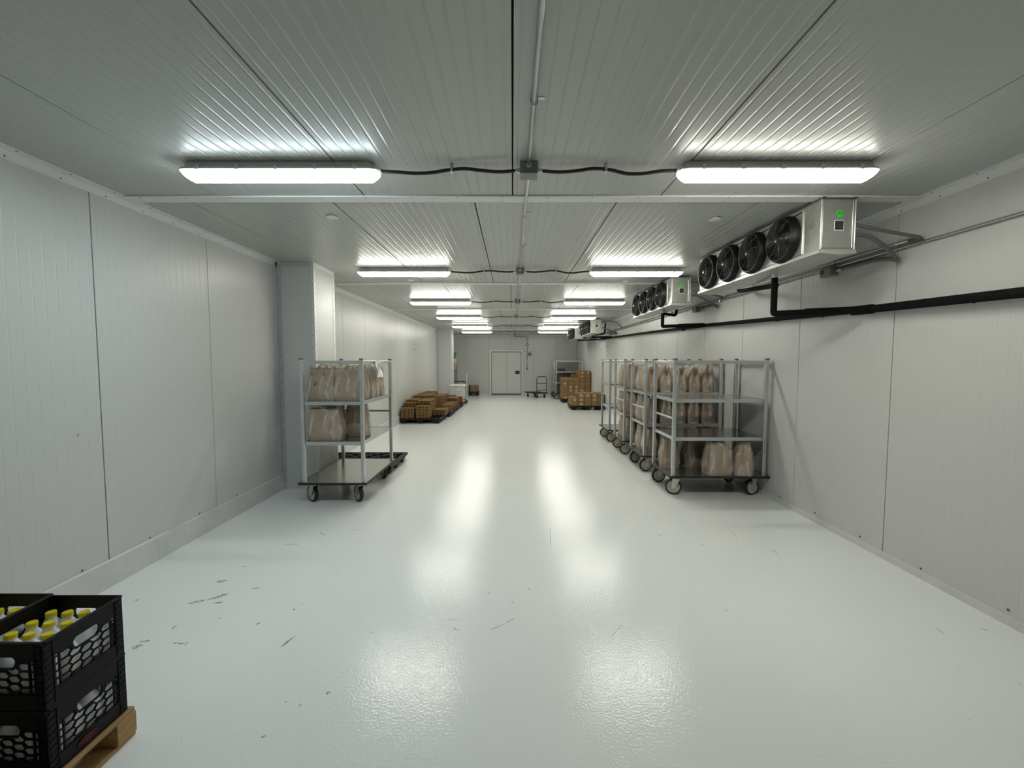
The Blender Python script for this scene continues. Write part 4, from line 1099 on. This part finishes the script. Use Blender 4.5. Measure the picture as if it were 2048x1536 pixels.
# ------------------------------------------------------------------ wooden pallet with crates of bottles, left foreground
PX0, PX1, PY0, PY1 = -2.78, -1.722, .58, 1.80
t = thing('wooden_pallet', 'bare wooden pallet under the black crates in the left foreground', 'pallet', (0, 0, 0))
for k in range(7):
    x = PX0 + .045 + (PX1 - PX0 - .09) * k / 6
    ob('deck_board', MB().box(x - .045, x + .045, PY0, PY1, .112, .130, .002), 'wood', t, 0)
for y in (PY0 + .02, (PY0 + PY1) / 2, PY1 - .02):
    ob('stringer', MB().box(PX0, PX1 + .006, y - .045 if y < PY1 - .05 else y - .07, y + .02, .018, .112, .002), 'wood', t, 0)
for x in (PX0 + .05, (PX0 + PX1) / 2, PX1 - .045):
    ob('bottom_board', MB().box(x - .045, x + .045, PY0, PY1, 0, .018, .002), 'wood', t, 0)
CS, CHT = .314, .264
def crate_side():
    """one side in the x-z plane at y = 0 (outer face), thickness inwards +y"""
    m = MB(); h = CS / 2; th = .007
    def bar(p, q, w):
        p = Vector((p[0], 0, p[1])); q = Vector((q[0], 0, q[1])); d = (q - p).normalized(); nrm = Vector((-d.z, 0, d.x)) * w / 2
        p = p - d * w * .3; q = q + d * w * .3
        m.loft([[p + nrm, p - nrm, q - nrm, q + nrm], [v + Vector((0, th, 0)) for v in (p + nrm, p - nrm, q - nrm, q + nrm)]])
    wx, z0, z1 = .117, .062, .207        # window
    hx, hz0, hz1 = .052, .168, .208     # hand hole
    m.box(-h + .004, h - .004, 0, th, 0, z0)                       # bottom band
    m.box(-h + .004, -wx, 0, th, z0, CHT); m.box(wx, h - .004, 0, th, z0, CHT)
    m.box(-wx, -hx - .008, 0, th, z1 - .02, CHT); m.box(hx + .008, wx, 0, th, z1 - .02, CHT); m.box(-hx - .008, hx + .008, 0, th, hz1, CHT)
    for s in (-1, 1):                                              # rounded ends of the hand hole
        m.prism([(s * (hx + .009), hz1 + .001), (s * (hx - .014), hz1 + .001), (s * (hx - .004), hz1 - .006), (s * hx, hz1 - .016), (s * (hx - .003), hz0 + .008), (s * (hx - .016), hz0 - .004), (s * (hx - .012), hz0 - .010), (s * (hx + .009), hz0 + .002)], lambda a, b, d: (a, d, b), 0, th)
    bar((-hx + .010, hz0 - .007), (hx - .010, hz0 - .007), .005)
    for s in (-1, 1):
        bar((s * (wx - .016), z0), (s * (wx - .016), z1 - .02), .005)
        for k in range(1, 5): bar((s * wx, z0 + (z1 - z0) * k / 5), (s * (wx - .016), z0 + (z1 - z0) * k / 5), .004)
    a, b = .0255, .0160                   # hexagons, flat ends left and right
    done = set()
    for i in range(-3, 4):
        for j in range(0, 7):
            cx = i * a * 1.62; cz = z0 + .010 + j * b * 2 + (b if i % 2 else 0)
            P = [(cx + a * 1.08, cz), (cx + a * .54, cz + b), (cx - a * .54, cz + b), (cx - a * 1.08, cz), (cx - a * .54, cz - b), (cx + a * .54, cz - b)]
            for p, q in zip(P, P[1:] + P[:1]):
                mx, mz = (p[0] + q[0]) / 2, (p[1] + q[1]) / 2
                kx = (round(mx, 3), round(mz, 3))
                if kx in done: continue
                done.add(kx)
                if abs(mx) > wx - .018 or mz < z0 - .002 or mz > z1 - .018: continue
                if abs(mx) < hx + .002 and mz > hz0 - .010: continue
                bar(p, q, .0052)
    for s in (-1, 1):                    # ribs of the corner posts
        for k in range(9): m.box(s * (h - .006), s * (wx + .012), -.003, .001, .024 + .027 * k, .031 + .027 * k)
        m.box(s * (wx + .004), s * (wx + .009), -.003, .001, .01, CHT - .01)
    m.box(-h + .02, h - .02, -.002, .001, z0 - .004, z0 + .001)
    return m
_cs = crate_side().mesh('side_panel', 'crate', 0)
_cr = MB()
for s in (-1, 1):
    _cr.box(-CS / 2, CS / 2, s * CS / 2 - .006, s * CS / 2 + .003, CHT - .012, CHT, .003).box(s * CS / 2 - .006, s * CS / 2 + .003, -CS / 2 + .006, CS / 2 - .006, CHT - .012, CHT, .003)
for sx in (-1, 1):
    for sy in (-1, 1): _cr.box(sx * (CS / 2 - .010), sx * CS / 2, sy * (CS / 2 - .010), sy * CS / 2, 0, CHT - .004, .003)
_cr = _cr.mesh('rim', 'crate', 0)
_cb = MB().box(-CS / 2 + .008, CS / 2 - .008, -CS / 2 + .008, CS / 2 - .008, .002, .008)
for k in range(-4, 5): _cb.box(k * .033 - .003, k * .033 + .003, -CS / 2 + .01, CS / 2 - .01, .008, .012)
_cb = _cb.mesh('base', 'crate', 0)
def crate(x, y, z, lab, logo=False):
    t = thing('bottle_crate', lab, 'crate', (x, y, z), 0, 'black bottle crates')
    for k in range(4):
        link('side_panel', _cs, t, RZ(PI / 2 * k) @ T((0, -CS / 2, 0)))
    link('rim', _cr, t); link('base', _cb, t)
    if logo:
        M = RZ(PI / 2) @ T((0, -CS / 2, 0))
        lg = MB().lathe((-.02, -.002, .034), (0, -1, 0), [(.016, 0), (.016, .002), (.012, .003)], 24)
        lg.v = [(-.02 + (a + .02) * 2.6, b, c) for a, b, c in lg.v]
        ob('oval_badge', lg.xf(M), 'crate_logo', t, 0)
    return t
CRX = [-1.894, -2.213]; CRY = 1.627; CRZ = [.131, .131 + CHT + .001]
crate(CRX[0], CRY, CRZ[0], 'lower black crate with red oval badge, nearer the aisle, on wooden pallet', True)
crate(CRX[0], CRY, CRZ[1], 'upper black crate of bottles nearer the aisle on wooden pallet')
crate(CRX[1], CRY + .012, CRZ[0], 'lower black crate of bottles cut off by the left picture edge')
crate(CRX[1], CRY + .012, CRZ[1], 'upper black crate of bottles cut off by the left picture edge')
# bottles
def sq(w, r, z, n=28, p=4):
    out = []
    for k in range(n):
        a = 2 * PI * k / n; ca, sa = math.cos(a), math.sin(a)
        q = (abs(ca) ** p + abs(sa) ** p) ** (-1 / p)
        out.append((w * ca * q, w * sa * q, z))
    return out
bt = MB().loft([sq(.029, 0, 0), sq(.0335, 0, .005), sq(.034, 0, .02), sq(.034, 0, .118), sq(.0332, 0, .130, p=3.4), sq(.030, 0, .148, p=2.8), sq(.024, 0, .164, p=2.2), sq(.0175, 0, .175, p=2), sq(.0155, 0, .179, p=2), sq(.0155, 0, .195, p=2)])
bt.ring((0, 0, .184), (0, 0, 1), .0155, .0025, 24, 5)
bt = bt.mesh('bottle_body', 'bottle', 40)
cp_ = MB().lathe((0, 0, 0), (0, 0, 1), [(.0175, .187), (.0180, .188), (.0180, .203), (.0165, .2055), (.0135, .2055), (.0127, .2047), (.0, .2047)], 64)
cp_.v = [(x * (1 + .035 * ((i % 64) % 2)), y * (1 + .035 * ((i % 64) % 2)), z) if .1875 < z < .2045 and math.hypot(x, y) > .0178 else (x, y, z) for i, (x, y, z) in enumerate(cp_.v)]
cp_ = cp_.mesh('cap', 'yellow_cap', 30)
hd = MB().tube(crv([(-.020, 0, .170), (-.027, 0, .163), (-.0298, 0, .145), (-.0285, 0, .118)], 4), .0055, 7).mesh('grip', 'bottle', 40)
def bottles(ci, zi, which, nm):
    for r_ in range(4):
        for c_ in range(4):
            if not which(r_, c_): continue
            t = thing('bottle', 'white bottle with yellow cap, %s row, %s from left, %s' % (['front', 'second', 'third', 'back'][r_], ORD[c_], nm), 'bottle',
                      (CRX[ci] - .108 + .072 * c_, CRY + .012 * ci - .108 + .072 * r_, CRZ[zi] + .0125), random.uniform(-.03, .03), 'bottles in the ' + nm)
            link('bottle_body', bt, t); link('cap', cp_, t); link('grip', hd, t)
bottles(0, 1, lambda r, c: True, 'upper crate nearer aisle')
bottles(1, 1, lambda r, c: True, 'upper crate at picture edge')
bottles(0, 0, lambda r, c: r == 0 or c == 3 or c == 2, 'lower crate nearer aisle')
bottles(1, 0, lambda r, c: r == 0, 'lower crate at picture edge')
